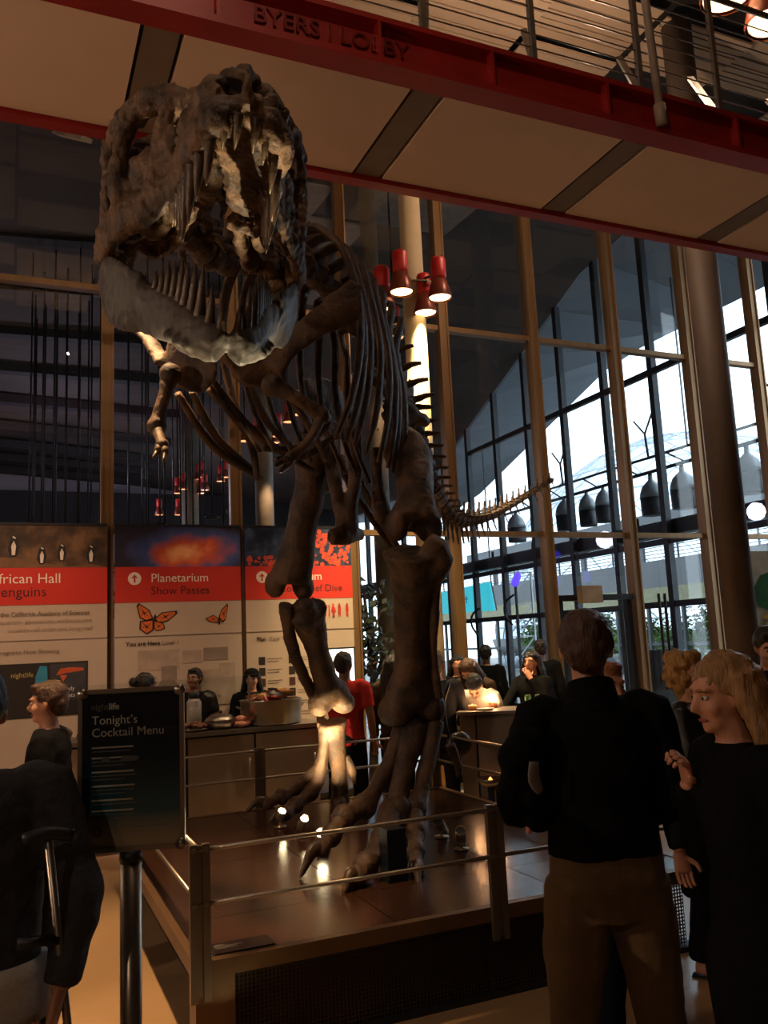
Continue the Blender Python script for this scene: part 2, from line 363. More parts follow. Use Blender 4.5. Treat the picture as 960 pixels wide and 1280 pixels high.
# reflected lamps and columns of the lobby, built as solids behind the glass
for (px, k) in (((5.022,11.444,6.066), 0), ((4.054,14.310,4.728), 1), ((4.004,20.824,5.595), 2)):
    X, Y_, Z_ = px
    column(X, Y_, (.13,.16,.22)[k], hz(X, Y_), ('reflected pale column built directly behind the glowing column', 'lit reflected column built in the hall above the reef banner', 'far lit reflected column built in the hall above the planetarium banner')[k], mirrored_col)
    light('SPOT', 'lamp_beam', (X+.1, Y_-.55, (5.9,5.0,5.0)[k]), (150,260,340)[k], (1.0,.62,.34), aim=(X, Y_, 3.2), size=.05, angle=60, blend=.9)
glow2 = mat('lamp_lens_dim', (255,190,140), .4, emit=(255,170,110), estr=2.0)
for i, p in enumerate(((5.306,11.266,6.376), (5.097,11.387,6.207))):
    lamp(p, 1.2, ('reflected red lamp built in the hall behind, upper of two near the column', 'reflected red lamp built in the hall behind, lower of two near the column')[i], glow=glow2, stem=hz(p[0],p[1])+.1)
for p in ((3.732,14.338,5.411),(3.832,13.855,5.385),(4.260,14.556,6.013),(4.253,14.329,5.407),(4.158,13.714,5.369),(4.524,14.256,5.786),(4.740,14.353,5.960)):
    lamp(p, .95, 'small reflected red lamp built in the dim hall over the reef banner', 'red lamps over the reef banner', glow2, hz(p[0],p[1])+.1)
for p in ((3.732,20.932,5.667),(3.765,20.365,5.664),(4.256,20.705,5.640),(4.241,20.162,5.621),(4.141,20.699,5.977),(4.302,20.619,6.027),(4.701,20.463,5.909),(4.790,20.408,6.002),(3.327,21.196,5.163),(3.760,21.008,5.141)):
    lamp(p, .95, 'small reflected red lamp built in the far hall over the planetarium banner', 'red lamps over the planetarium banner', glow2, hz(p[0],p[1])+.1)
# big lamps at the top corner, over the bridge
for p, nm in (((6.212,5.322,7.767), 'large warm lamp over the footbridge railing'), ((6.618,5.187,7.504), 'large warm lamp cut by the edge of the picture, over the footbridge')):
    lamp(p, 2.1, nm, stem=9.8); light('SPOT', 'lamp_beam', (p[0], p[1], p[2]-.05), 60, WARM, aim=(p[0], p[1], 0), size=.1, angle=120, blend=1)
# right hand column
rc = thing('column', (7.72, 7.45, 0), 'thick brown column standing between the glass wall and the dark suited man', 'column')
obj('shaft', Geo().lathe([(.185,0),(.185,9.5)], (7.72,7.45,0), n=28), mat('brown_column_paint', (92,78,68), .6, var=.05), rc, True)
# ---------------------------------------------------------------- hanging discs on rods in the hall
rod_m = mat('dark_rod', (30,28,32), .5, .3)
for i in range(34):
    px = (36+i*5.6) if i < 17 else 150+(i-17)*8.4
    X, Y_, _ = V((0,0,0))
    top = 8.3
    p = [(0.272,16.486,5.023), (3.656,15.018,4.853)]
    f = (px-36)/254; X = lerp(p[0][0], p[1][0], f)+random.uniform(-.03,.03); Y_ = lerp(p[0][1], p[1][1], f)+(-1.2,.1,1.3,-.5,.8)[i % 5]
    zb = random.choice((3.3,3.5,3.9,4.2,3.6))
    t = thing('hanging_rod', (X, Y_, zb), 'thin dark rod with a disc hanging in the dim hall', 'rod', 'hanging rods in the hall')
    zt = hz(X, Y_)+.05
    obj('rod', Geo().tube([(X,Y_,zb),(X,Y_,zt)], .016, 6, sub=1), rod_m, t, True)
    obj('disc', Geo().lathe([(.03,.05),(.13,.02),(.14,0),(.12,-.03),(.03,-.05)], (X,Y_,zb)), rod_m, t, True)
# ---------------------------------------------------------------- the platform
deck_m = mat('dark_wood_deck', (56,36,26), .2, var=.12, scale=2.5, bump=.02, stretch=(.4,6,1))
trim_m = mat('platform_trim', (118,92,66), .4, .5, var=.1)
mesh_m = mat('perforated_panel', (58,48,40), .5, .4)
PX0, PX1, PY0, PY1 = .76, 3.72, 4.0, 7.40
pl = thing('display_platform', (2.24, 5.7, 0), 'low dark wooden display platform with a perforated metal skirt', 'platform')
xsd = [PX0+.05, 1.76, 2.74, PX1-.05]; ysd = [PY0+.05, 4.62, 5.75, 6.7, PY1-.05]
for i in range(3):
    for j in range(4): obj('deck_panel', Geo().box((xsd[i]+.003,ysd[j]+.003,.40),(xsd[i+1]-.003,ysd[j+1]-.003,.45)), deck_m, pl)
obj('deck_base', Geo().box((PX0+.04,PY0+.04,.385),(PX1-.04,PY1-.04,.40)), mat('seam_steel', (150,130,110), .35, .6), pl)
for lo, hi in (((PX0,PY0,.385),(PX1,PY0+.05,.455)),((PX0,PY1-.05,.385),(PX1,PY1,.455)),((PX0,PY0+.05,.385),(PX0+.05,PY1-.05,.455)),((PX1-.05,PY0+.05,.385),(PX1,PY1-.05,.455))):
    obj('edge_trim', Geo().box(lo, hi), trim_m, pl)
obj('plinth', Geo().box((PX0+.2,PY0+.2,0),(PX1-.2,PY1-.2,.385)), mat('plinth_black', (20,18,17), .7), pl)
# perforated skirt: a grid of real holes along the front
def perforated(a, u, nx, nz, p, r):
    """sheet with square-set round-ish (hexagon) holes, spanned by u and z"""
    g = Geo(); a = V(a); u = V(u)
    for i in range(nx):
        for k in range(nz):
            c = a+u*(p*(i+.5))+V((0,0,p*(k+.5)))
            sq = [c+u*(p/2*sx)+V((0,0,p/2*sz)) for sx, sz in ((-1,-1),(0,-1),(1,-1),(1,1),(0,1),(-1,1))]
            hx = [c+u*(r*math.cos(t))+V((0,0,r*math.sin(t))) for t in (R(225),R(270),R(315),R(45),R(90),R(135))]
            g.add(sq+hx, [(j, (j+1) % 6, 6+(j+1) % 6, 6+j) for j in range(6)])
    return g
for k in range(2): obj('skirt_panel', perforated((PX0+.20+1.30*k,PY0+.07,.03),(1,0,0),68,18,.019,.0068), mesh_m, pl, kind='stuff')
obj('skirt_panel', Geo().box((PX0+.02,PY0+.05,0),(PX0+.195,PY0+.2,.385)), trim_m, pl)
obj('toe_kick', Geo().box((PX0+.2,PY0+.055,0),(PX1-.1,PY0+.19,.03)), dark_frame, pl)
# guard rail: posts with two steel bars through them
gr = thing('guard_rail', (2.24, 4.0, .3), 'low steel guard rail of flat posts and two thin bars around the platform', 'railing')
post_m = mat('rail_post_steel', (128,116,102), .38, .75, var=.08)
def rpost(x, y, z0=.32):
    g = Geo(); g.box((x-.045,y-.014,z0),(x-.012,y+.014,.955)).box((x+.012,y-.014,z0),(x+.045,y+.014,.955)).box((x-.012,y-.008,z0+.02),(x+.012,y+.008,.95))
    p = obj('post', g, post_m, gr)
    for z in (.93,.70):
        for dx in (-.028, .028): obj('bolt', Geo().lathe([(.011,0),(.011,.006)], (x+dx,y-.014,z), (0,-1,0), 10), steel, p)
yb, yt = PY0-.015, PY1+.015
for x, y in ((PX0+.03,yb),(2.30,yb),(PX1-.03,yb),(PX0+.03,yt),(2.0,yt),(PX1-.03,yt)): rpost(x, y, .30)
for z in (.93,.70):
    for a, b in (((PX0,yb),(PX1,yb)),((PX0,yt),(PX1,yt)),((PX0+.03,yb),(PX0+.03,yt)),((PX1-.03,yb),(PX1-.03,yt))):
        obj('bar', Geo().tube([(a[0],a[1],z),(b[0],b[1],z)], .011, 10, sub=1), steel, gr, True)
# placard
t = thing('placard', (0.979,4.044,0.455), 'small dark information placard lying flat on the platform edge', 'placard')
x, y, z = (1.006,4.123,0.455)
obj('plate', Geo().box((x-.14,y-.07,.452),(x+.14,y+.07,.462)), mat('placard_black', (30,26,24), .3), t)
for k in range(3): obj('print_line', Geo().box((x-.12,y+.035-.022*k,.462),(x-.12+(.05,.13,.10)[k],y+.043-.022*k,.4625)), mat('print_grey', (150,140,130), .6), t)
# floor spotlights
can_m = mat('spot_can', (150,134,116), .3, .7)
lit = mat('spot_lens_lit', (255,240,205), .4, emit=(255,232,180), estr=60.0)
def floor_spot(base, aim, label, on, L_=.16, r=.034):
    b = V(base); d = (V(aim)-b).normalized(); c = b+V((0,0,.075))
    t = thing('floor_spotlight', base, label, 'spotlight')
    obj('foot', Geo().lathe([(.05,0),(.05,.012),(.012,.016),(.010,.06)], b), can_m, t, True)
    obj('barrel', Geo().lathe([(r*.8,-L_*.5),(r,-L_*.48),(r,L_*.5),(r*.88,L_*.5),(r*.85,L_*.40)], c, d, 18), can_m, t, True)
    obj('lens', Geo().lathe([(r*.84,L_*.40),(r*.84,L_*.42)], c, d, 18), lit if on else dark_frame, t)
    return c+d*L_*.55
p = floor_spot((1.949,5.686,0.452), (0.769,2.802,3.513), 'round floor spotlight shining straight up at the skull', True, .13, .042)
light('SPOT', 'skull_beam', p, 420, (1.0,.80,.50), aim=(0.772,2.825,3.369), size=.02, angle=19, blend=.7)
LEG = (2.474,6.784,1.000)
p = floor_spot((1.957,6.140,0.452), (2.031,5.232,1.523), 'lit floor spotlight aimed at the back leg, nearer of the pair', True)
light('SPOT', 'leg_beam', p, 520, (1.0,.74,.40), aim=LEG, size=.02, angle=46, blend=.6)
p = floor_spot((1.915,6.561,0.452), (2.031,5.446,1.569), 'lit floor spotlight aimed at the back leg, farther of the pair', True)
light('SPOT', 'leg_beam', p, 160, (1.0,.74,.40), aim=(2.455,6.737,1.324), size=.02, angle=30, blend=.6)
floor_spot((2.767,5.530,0.452), (2.071,4.624,1.087), 'unlit pale floor spotlight lying slanted behind the front toes', False, .24)
floor_spot((2.717,5.151,0.452), (2.532,4.795,0.834), 'unlit upright floor spotlight can on the empty deck', False, .17, .036)
floor_spot((0.98, 3.80, 0), (0.769,2.802,3.513), 'added floor spotlight standing out of view on the concrete in front of the platform, below the skull', True, .13, .04)  # housing made up for the added palate light

# ---------------------------------------------------------------- the piazza beyond the second glass wall
struct('wall_header', Geo().box((-9,GY+.09,9.6),(12.2,GY+.3,10.8)), dark_wall)
struct('floor_piazza', Geo().box((12,-9,-.25),(60,70,-.02)), mat('piazza_paving', (92,90,86), .5, var=.08, scale=.6))
eave_m = mat('eave_soffit', (120,128,140), .6, var=.05, scale=.4)
def ez(y): return 9.6 if y < 19 else max(6.9, 9.6-(y-19)*.3)
ev = struct('ceiling_eave', Geo().box((12.05,4,10.3),(12.3,6.9,10.6)), eave_m)
for k in range(18):
    a = 4+1.55*k; b = a+1.53
    struct('eave_panel', Geo().hexa([(12.08,a,roofz(a)),(16,a,ez(a)),(16,b,ez(b)),(12.08,b,roofz(b)),(12.08,a,roofz(a)+.2),(16,a,ez(a)+.12),(16,b,ez(b)+.12),(12.08,b,roofz(b)+.2)]), eave_m, ev)
struct('beam', Geo().box((12.08,7,3.68),(12.4,33,3.98)), dark_frame, win2)
# far side of the piazza: gallery on posts with windows to the trees
gal = mat('gallery_fascia', (76,78,82), .6, var=.06, scale=.5)
fa = struct('wall_gallery', Geo().box((24,4,3.5),(24.3,48,4.6)), gal)
struct('floor_gallery', Geo().box((24.3,4,3.5),(29,48,3.7)), gal)
struct('trim_1', Geo().box((23.95,4,2.75),(24.05,48,3.5)), mat('olive_strip', (112,110,82), .6))
for k in range(22):
    y = 4+2*k
    struct('mullion', Geo().box((24.0,y-.06,0),(24.14,y+.06,2.75)), dark_frame, fa)
    struct('rail_post', Geo().box((24.05,y-.03,4.6),(24.11,y+.03,5.75)), dark_frame, fa)
    struct('transom', Geo().box((24.02,y+.06,1.18),(24.1,y+1.94,1.30)), dark_frame, fa)
for k in range(8): struct('rail_bar', Geo().box((24.06,4,4.7+.14*k),(24.10,48,4.73+.14*k)), dark_frame, fa)
struct('transom', Geo().box((26.9,4,6.6),(27.1,48,7.1)), gal, fa)
for k in range(10): struct('post', Geo().box((26.9,5+4.4*k,3.7),(27.1,5.3+4.4*k,7.0)), gal, fa)
# trees outside
leaf_m = mat('sunlit_leaves', (160,205,96), .5, col2=(70,120,44), scale=2.0)
bark = mat('bark', (80,64,48), .8)
def tree(x, y, h, r, label, n=900, leaf=.20, m=leaf_m, name='tree', group=None, cat='tree'):
    t = thing(name, (x, y, 0), label, cat, group)
    g = Geo(); g.tube([(x,y,0),(x+.1*r,y,h*.4),(x,y+.1*r,h*.8)], [.07*r+.03,.05*r+.02,.02], 8)
    for k in range(5):
        a = random.uniform(0, 6.28); g.tube([(x,y,h*(.25+.1*k)),(x+math.cos(a)*r*.6,y+math.sin(a)*r*.6,h*(.4+.11*k))], [.03*r+.01,.01], 6, sub=1)
    obj('trunk', g, bark, t, True)
    g = Geo(); cl = [(V((x,y,h*.62))+V((random.gauss(0,r*.5), random.gauss(0,r*.5), random.gauss(0,h*.17))), random.uniform(.25,.5)*r) for _ in range(14)]
    for _ in range(n):
        c, s = random.choice(cl); p = c+V((random.gauss(0,s*.6), random.gauss(0,s*.6), random.gauss(0,s*.6)))
        if p.z < .1: continue
        u = V((random.uniform(-1,1), random.uniform(-1,1), random.uniform(-1,1))).normalized(); w = u.orthogonal().normalized(); l = leaf*random.uniform(.6,1.2)
        g.add([p, p+u*l*.5+w*l*.28, p+u*l, p+u*l*.5-w*l*.28], [(0,1,2,3)])
    obj('leaves', g, m, t, kind='stuff'); return t
k = 0
for (x, y, h, r) in ((26.8,18.5,2.8,1.1),(27.1,21,2.8,1.1),(26.8,23.3,2.8,1.1),(27,25.5,2.8,1.1),(26.6,28,2.8,1.1),(27.2,30.5,2.7,1.1),(26.6,33,2.9,1.1),(27.1,35.5,2.7,1.1),(26.6,38,2.8,1.1),(27.1,40.5,2.7,1.1),(33,17,10.5,2.6),(33,24,10,2.4)):
    tree(x, y, h, r, 'sunlit green shrub seen through the low windows under the far gallery' if k < 10 else ('tall sunlit tree rising behind the far gallery, nearer the edge of the picture', 'tall sunlit tree rising behind the far gallery, nearer the glass dome')[k-10], group='shrubbery under the gallery' if k < 10 else None, n=1700 if k < 10 else 1600, leaf=.2 if k < 10 else .34, name='shrub' if k < 10 else 'tree', cat='shrub' if k < 10 else 'tree'); k += 1
# glass dome
dm = bpy.data.materials.new('dome_glass'); dm.use_nodes = True; nt = dm.node_tree
tb = nt.nodes.new('ShaderNodeBsdfTransparent'); tl = nt.nodes.new('ShaderNodeBsdfTranslucent'); mx = nt.nodes.new('ShaderNodeMixShader'); df = nt.nodes.new('ShaderNodeBsdfDiffuse'); mx2 = nt.nodes.new('ShaderNodeMixShader')
tb.inputs[0].default_value = (.86,.93,1,1); tl.inputs[0].default_value = (.85,.92,1,1); df.inputs[0].default_value = (.7,.78,.85,1); mx.inputs[0].default_value = .45; mx2.inputs[0].default_value = .5
nt.links.new(tl.outputs[0], mx2.inputs[1]); nt.links.new(df.outputs[0], mx2.inputs[2])
nt.links.new(tb.outputs[0], mx.inputs[1]); nt.links.new(mx2.outputs[0], mx.inputs[2]); nt.links.new(mx.outputs[0], nt.nodes['Material Output'].inputs[0])
DC = V((42.8,45.2,1.5)); DR = 13.6
dome = thing('glass_dome', (DC.x, DC.y, 0), 'huge pale glass dome with thin crossing ribs beyond the glass wall', 'dome')
def dp(a, e, r=DR): return DC+V((math.cos(e)*math.cos(a), math.cos(e)*math.sin(a), math.sin(e)))*r
NA = 28; els = [R(-8+12*i) for i in range(9)]
for i in range(8):
    for k in range(NA):
        a0, a1 = 2*math.pi*k/NA, 2*math.pi*(k+1)/NA
        if math.cos((a0+a1)/2-R(225)) < -.35: continue
        o = obj('glass_panel', Geo().add([dp(a0,els[i]),dp(a1,els[i]),dp(a1,els[i+1]),dp(a0,els[i+1])], [(0,1,2,3)]), dm, dome)
rib_m = mat('dome_rib', (150,160,170), .5, .3); g = Geo()
for i in range(8):
    for k in range(NA):
        a0, a1 = 2*math.pi*k/NA, 2*math.pi*(k+1)/NA
        if math.cos((a0+a1)/2-R(225)) < -.35: continue
        g.bar(dp(a0,els[i],DR+.05), dp(a1,els[i+1],DR+.05), .07).bar(dp(a1,els[i],DR+.05), dp(a0,els[i+1],DR+.05), .07).bar(dp(a0,els[i],DR+.05), dp(a1,els[i],DR+.05), .09)
obj('rib_lattice', g, rib_m, dome, kind='stuff')
obj('base_ring', Geo().lathe([(DR*.99,-.9),(DR*1.02,.2),(DR*.97,.2),(DR*.94,-.9)], DC, n=40), gal, dome, True)
# row of bell lamps on a truss
truss = thing('lighting_truss', (14, 17, 5.6), 'dark pipe truss running along the piazza with bell lamps below it', 'truss')
obj('pipe', Geo().tube([(14,8,5.55),(14,27,5.55)], .045, 8, sub=1), dark_frame, truss, True); obj('pipe', Geo().tube([(14,8,5.9),(14,27,5.9)], .035, 8, sub=1), dark_frame, truss, True)
for k in range(11): obj('strut', Geo().bar((14,8.2+1.6*k,5.55),(14,8.8+1.6*k,5.9),.035), dark_frame, truss)
for y in (9,14.5,20,25.5): obj('hanger', Geo().bar((14,y,5.9),(14,y,(roofz(y)+ez(y))/2+.05),.03), dark_frame, truss)
bell_top = mat('bell_lamp_dome', (140,146,152), .4, .2); bell_dk = mat('bell_lamp_drum', (34,36,42), .5)
BS = .8
for i, (y, z, s) in enumerate(((21.8,4.72,.36),(19.3,4.72,.34),(18.3,4.70,.30),(17.6,4.70,.30),(15.8,4.60,.36),(14.75,4.6,.38),(13.7,4.6,.38),(12.85,4.6,.36),(12.0,4.6,.36))):
    s *= BS; z -= .1
    t = thing('bell_lamp', (14, y, z), ('bell shaped lamp hanging farthest along the piazza truss', 'bell lamp second from the far end of the piazza truss', 'bell lamp third from the far end of the truss, tucked close to its neighbour', 'bell lamp fourth from the far end of the piazza truss', 'bell lamp in the middle of the piazza truss, in front of the yellow light', 'pale tall bell lamp right behind the thin dark mullion', 'bell lamp left of the thick brown column', 'bell lamp just right of the thick brown column', 'bell lamp nearest the edge of the picture on the piazza truss')[i], 'lamp')
    obj('drum', Geo().lathe([(s*.92,0),(s*.95,.02),(s*.98,.42),(s*.90,.42)], (14,y,z), n=20), bell_dk, t, True)
    obj('dome', Geo().lathe([(s,.42),(s*.95,.55),(s*.75,.70),(s*.42,.80),(s*.2,.86),(s*.18,.96)], (14,y,z), n=20), bell_top, t, True)
    obj('neck', Geo().lathe([(.05,.94),(.05,5.56-z)], (14,y,z), n=8), bell_dk, t)
    if i in (1, 4, 6, 8):
        g = Geo().tube([(14,y,5.9),(14,y+.05,6.5)], .03, 6, sub=1).tube([(14,y+.05,6.5),(14,y+.4,6.9)], .025, 6, sub=1).tube([(14,y+.05,6.5),(14,y-.3,7.0)], .025, 6, sub=1)
        obj('antler', g, bell_dk, t, True)
# turquoise screen, violet stage lights, white lattice mast
scr = thing('display_screen', (13.4, 20, 2.4), 'glowing turquoise screen hanging behind the glass', 'screen')
a, b, c, d = (V((13.400,26.051,2.674)), V((13.400,22.359,2.615)), V((13.400,22.578,3.501)), V((13.400,25.961,3.402)))
obj('screen_panel', Geo().prism([a,b,c,d], (.02,0,0)), mat('screen_turquoise', (60,200,220), .4, emit=(70,214,232), estr=1.0, var=.02), scr)
obj('back_box', Geo().prism([a+V((.022,0,0)),b+V((.022,0,0)),c+V((.022,0,0)),d+V((.022,0,0))], (.06,0,0)), dark_frame, scr)
for p in (c, d): obj('hanger', Geo().bar(p+V((.05,0,0)), (p.x+.05, p.y, roofz(p.y)+(ez(p.y)-roofz(p.y))*.36+.08), .03), dark_frame, scr)
mk = mat('screen_mark', (40,120,150), .5, emit=(40,130,165), estr=.6)
m_ = (a+b+c+d)/4
for k, w in ((-.18,.05),(.12,.05)): obj('screen_mark', Geo().box((13.385,m_.y+k,m_.z-.12),(13.398,m_.y+k+w,m_.z+.12)).box((13.385,m_.y+k-.06,m_.z),(13.398,m_.y+k+w+.08,m_.z+.05)), mk, scr)
vio = mat('violet_glow', (90,60,255), .4, emit=(84,60,255), estr=2.0)
for p, nm in (((8.756,20.202,3.367), 'violet stage light glowing behind the striding legs'), ((9.103,21.046,4.016), 'faint violet stage light above another, behind the legs'), ((11.391,17.971,3.124), 'small violet stage light beside the white lattice mast')):
    t = thing('stage_light', (p[0], p[1], 0), nm, 'lamp'); obj('glow_head', Geo().lathe([(.03,-.1),(.09,-.08),(.09,.16),(.05,.25)], p, (.3,-.3,.9), 12), vio, t, True)
    obj('stand', Geo().bar((p[0],p[1],0),(p[0],p[1],p[2]-.1),.05), dark_frame, t)
wm = mat('white_truss', (220,224,228), .5)
mast = thing('lattice_mast', (13.9, 21.9, 0), 'white lattice mast standing in the piazza behind the glass', 'mast')
p0 = V((13.209,20.686,1.926)); p0.z = 0
for dx in (-.35, .35): obj('leg', Geo().bar(p0+V((dx,dx*-.4,0)), p0+V((dx,dx*-.4,3.6)), .05), wm, mast)
for k in range(4):
    a = p0+V((-.35,.14,.9*k)); b = p0+V((.35,-.14,.9*k+.9)); obj('brace', Geo().bar(a, b, .035), wm, mast); obj('rung', Geo().bar(p0+V((-.35,.14,.9*k+.9)), b, .035), wm, mast)
# doors in the two glass walls
d1 = struct('door_1', Geo().box((XS[10]+.1,GY-.09,2.26),(XS[11]-.1,GY+.06,2.34)), dark_frame)
struct('door_leaf_frame', Geo().box((XS[10]+.1,GY-.05,.05),(XS[10]+.18,GY+.05,2.26)).box((XS[11]-.18,GY-.05,.05),(XS[11]-.1,GY+.05,2.26)).box((XS[10]+.18,GY-.05,.05),(XS[11]-.18,GY+.05,.3)), dark_frame, d1)
struct('closer_box', Geo().box((7.28,GY-.22,2.22),(7.62,GY-.09,2.46)), mat('beige_box', (168,148,116), .6), d1)
for dx in (0, .11): struct('pull_handle', Geo().tube([(8.70+dx,GY-.12,.95),(8.70+dx,GY-.12,2.33)], .022, 8, sub=1).bar((8.70+dx,GY-.12,1.1),(8.70+dx,GY,1.1),.02).bar((8.70+dx,GY-.12,2.2),(8.70+dx,GY,2.2),.02), dark_frame, d1)
struct('kick_panel', Geo().box((XS[11]+.1,GY-.03,.08),(XS[12]-.75,GY+.03,1.42)).box((XS[11]+.1,GY-.035,1.42),(XS[12]-.85,GY+.035,1.52)), mat('door_dark_panel', (44,40,40), .5), d1)
for p in ((11.900,20.792,2.264), (11.900,19.017,2.500)):
    p = V(p); struct('pull_handle', Geo().tube([p+V((-.05,-.25,.38)),p+V((-.16,.02,.2)),p+V((-.16,.1,-.1)),p+V((-.05,-.05,-.4))], .03, 8, sub=4), dark_frame, win2)
# painted leaf panel by the right edge, plants and planters
pp = V((8.880,8.157,2.296)); pn = thing('leaf_panel', (pp.x, pp.y, 0), 'tall panel painted with green and yellow swirling leaves at the edge of the picture', 'panel')
obj('board', Geo().box((pp.x-.25,pp.y-.03,0),(pp.x+1.0,pp.y+.03,2.75)), mat('leaf_panel_white', (200,206,190), .6), pn)
for k, (dx, dz, a, l, w, cl) in enumerate(((.1,2.35,20,.34,.13,0),(.35,2.25,70,.30,.12,1),(.0,2.1,-30,.30,.14,0),(.25,1.95,10,.34,.12,1),(.55,2.1,50,.36,.14,0),(.05,1.78,40,.26,.1,1),(.5,1.75,-20,.3,.13,0))):
    c_ = V((pp.x+dx,pp.y-.035-.002*k,dz)); u = V((math.cos(R(a)),0,math.sin(R(a)))); w_ = V((-u.z,0,u.x))
    obj('painted_leaf', Geo().prism([c_-u*l, c_-u*l*.3+w_*w, c_+u*l*.4+w_*w*.8, c_+u*l, c_+u*l*.4-w_*w*.5, c_-u*l*.3-w_*w*.8], (0,-.002,0)), (mat('leaf_paint_green', (30,110,50), .6), mat('leaf_paint_yellow', (214,190,40), .6))[cl], pn)
dk_leaf = mat('dark_leaves', (40,50,34), .6, col2=(20,26,20), scale=5)
for (px, d, h, nm) in ((455,11.5,3.1,'dark leafy potted tree behind the glass at the edge of the reef banner'),(335,12.5,3.6,'dark leafy plant behind the glass above the reef banner'),(185,12.5,3.5,'dark leafy plant behind the glass above the planetarium banner')):
    p = {455: (4.364,10.604,2.917), 335: (3.442,11.984,3.716), 185: (1.831,12.693,3.740)}[px]
    tree(p[0], p[1], h, .55, nm, 420, .16, dk_leaf, 'potted_tree')
pb = mat('planter_grey', (92,92,90), .7)
for y, nm in ((15.2,'grey planter box outside behind the brown column'), (19.5,'grey planter box outside farther along the glass')):
    t = thing('planter_box', (14.5, y, 0), nm, 'planter'); obj('box', Geo().box((14.2,y-.9,0),(14.8,y+.9,.95)), pb, t); obj('rim', Geo().box((14.15,y-.95,.95),(14.85,y+.95,1.02)), pb, t)
light('SUN', 'sun', (30,10,30), 4.0, (1,.96,.9), aim=(36,26,19))

# ---------------------------------------------------------------- the dinosaur skeleton
bone_m = mat('fossil_bone', (104, 78, 56), .62, var=.0, col2=(52, 40, 32), scale=7, bump=.55, bscale=26)
bone_l = mat('fossil_bone_rough', (122, 92, 66), .6, col2=(58, 44, 34), scale=9, bump=.9, bscale=30)
jaw_m = mat('fossil_bone_grey', (92, 88, 84), .6, col2=(64, 54, 46), scale=4, bump=.4, bscale=22)
tooth_m = mat('tooth_enamel', (96, 78, 58), .35, col2=(62, 48, 38), scale=18, bump=.2)
black_iron = mat('black_iron', (22, 22, 26), .5, .3)
dino = thing('dinosaur_skeleton', (2.45, 6.1, .45), 'mounted carnivorous dinosaur skeleton striding with open toothy jaws on the dark platform', 'skeleton')
def bone(name, build, m=bone_m, vs=.016, amp=.010, fr=8, parent=None, amp2=.004, smooth=3):
    g = Geo(); build(g); return link(name, voxel(g, vs, amp, fr, smooth, amp2, 30), m, parent or dino, True)

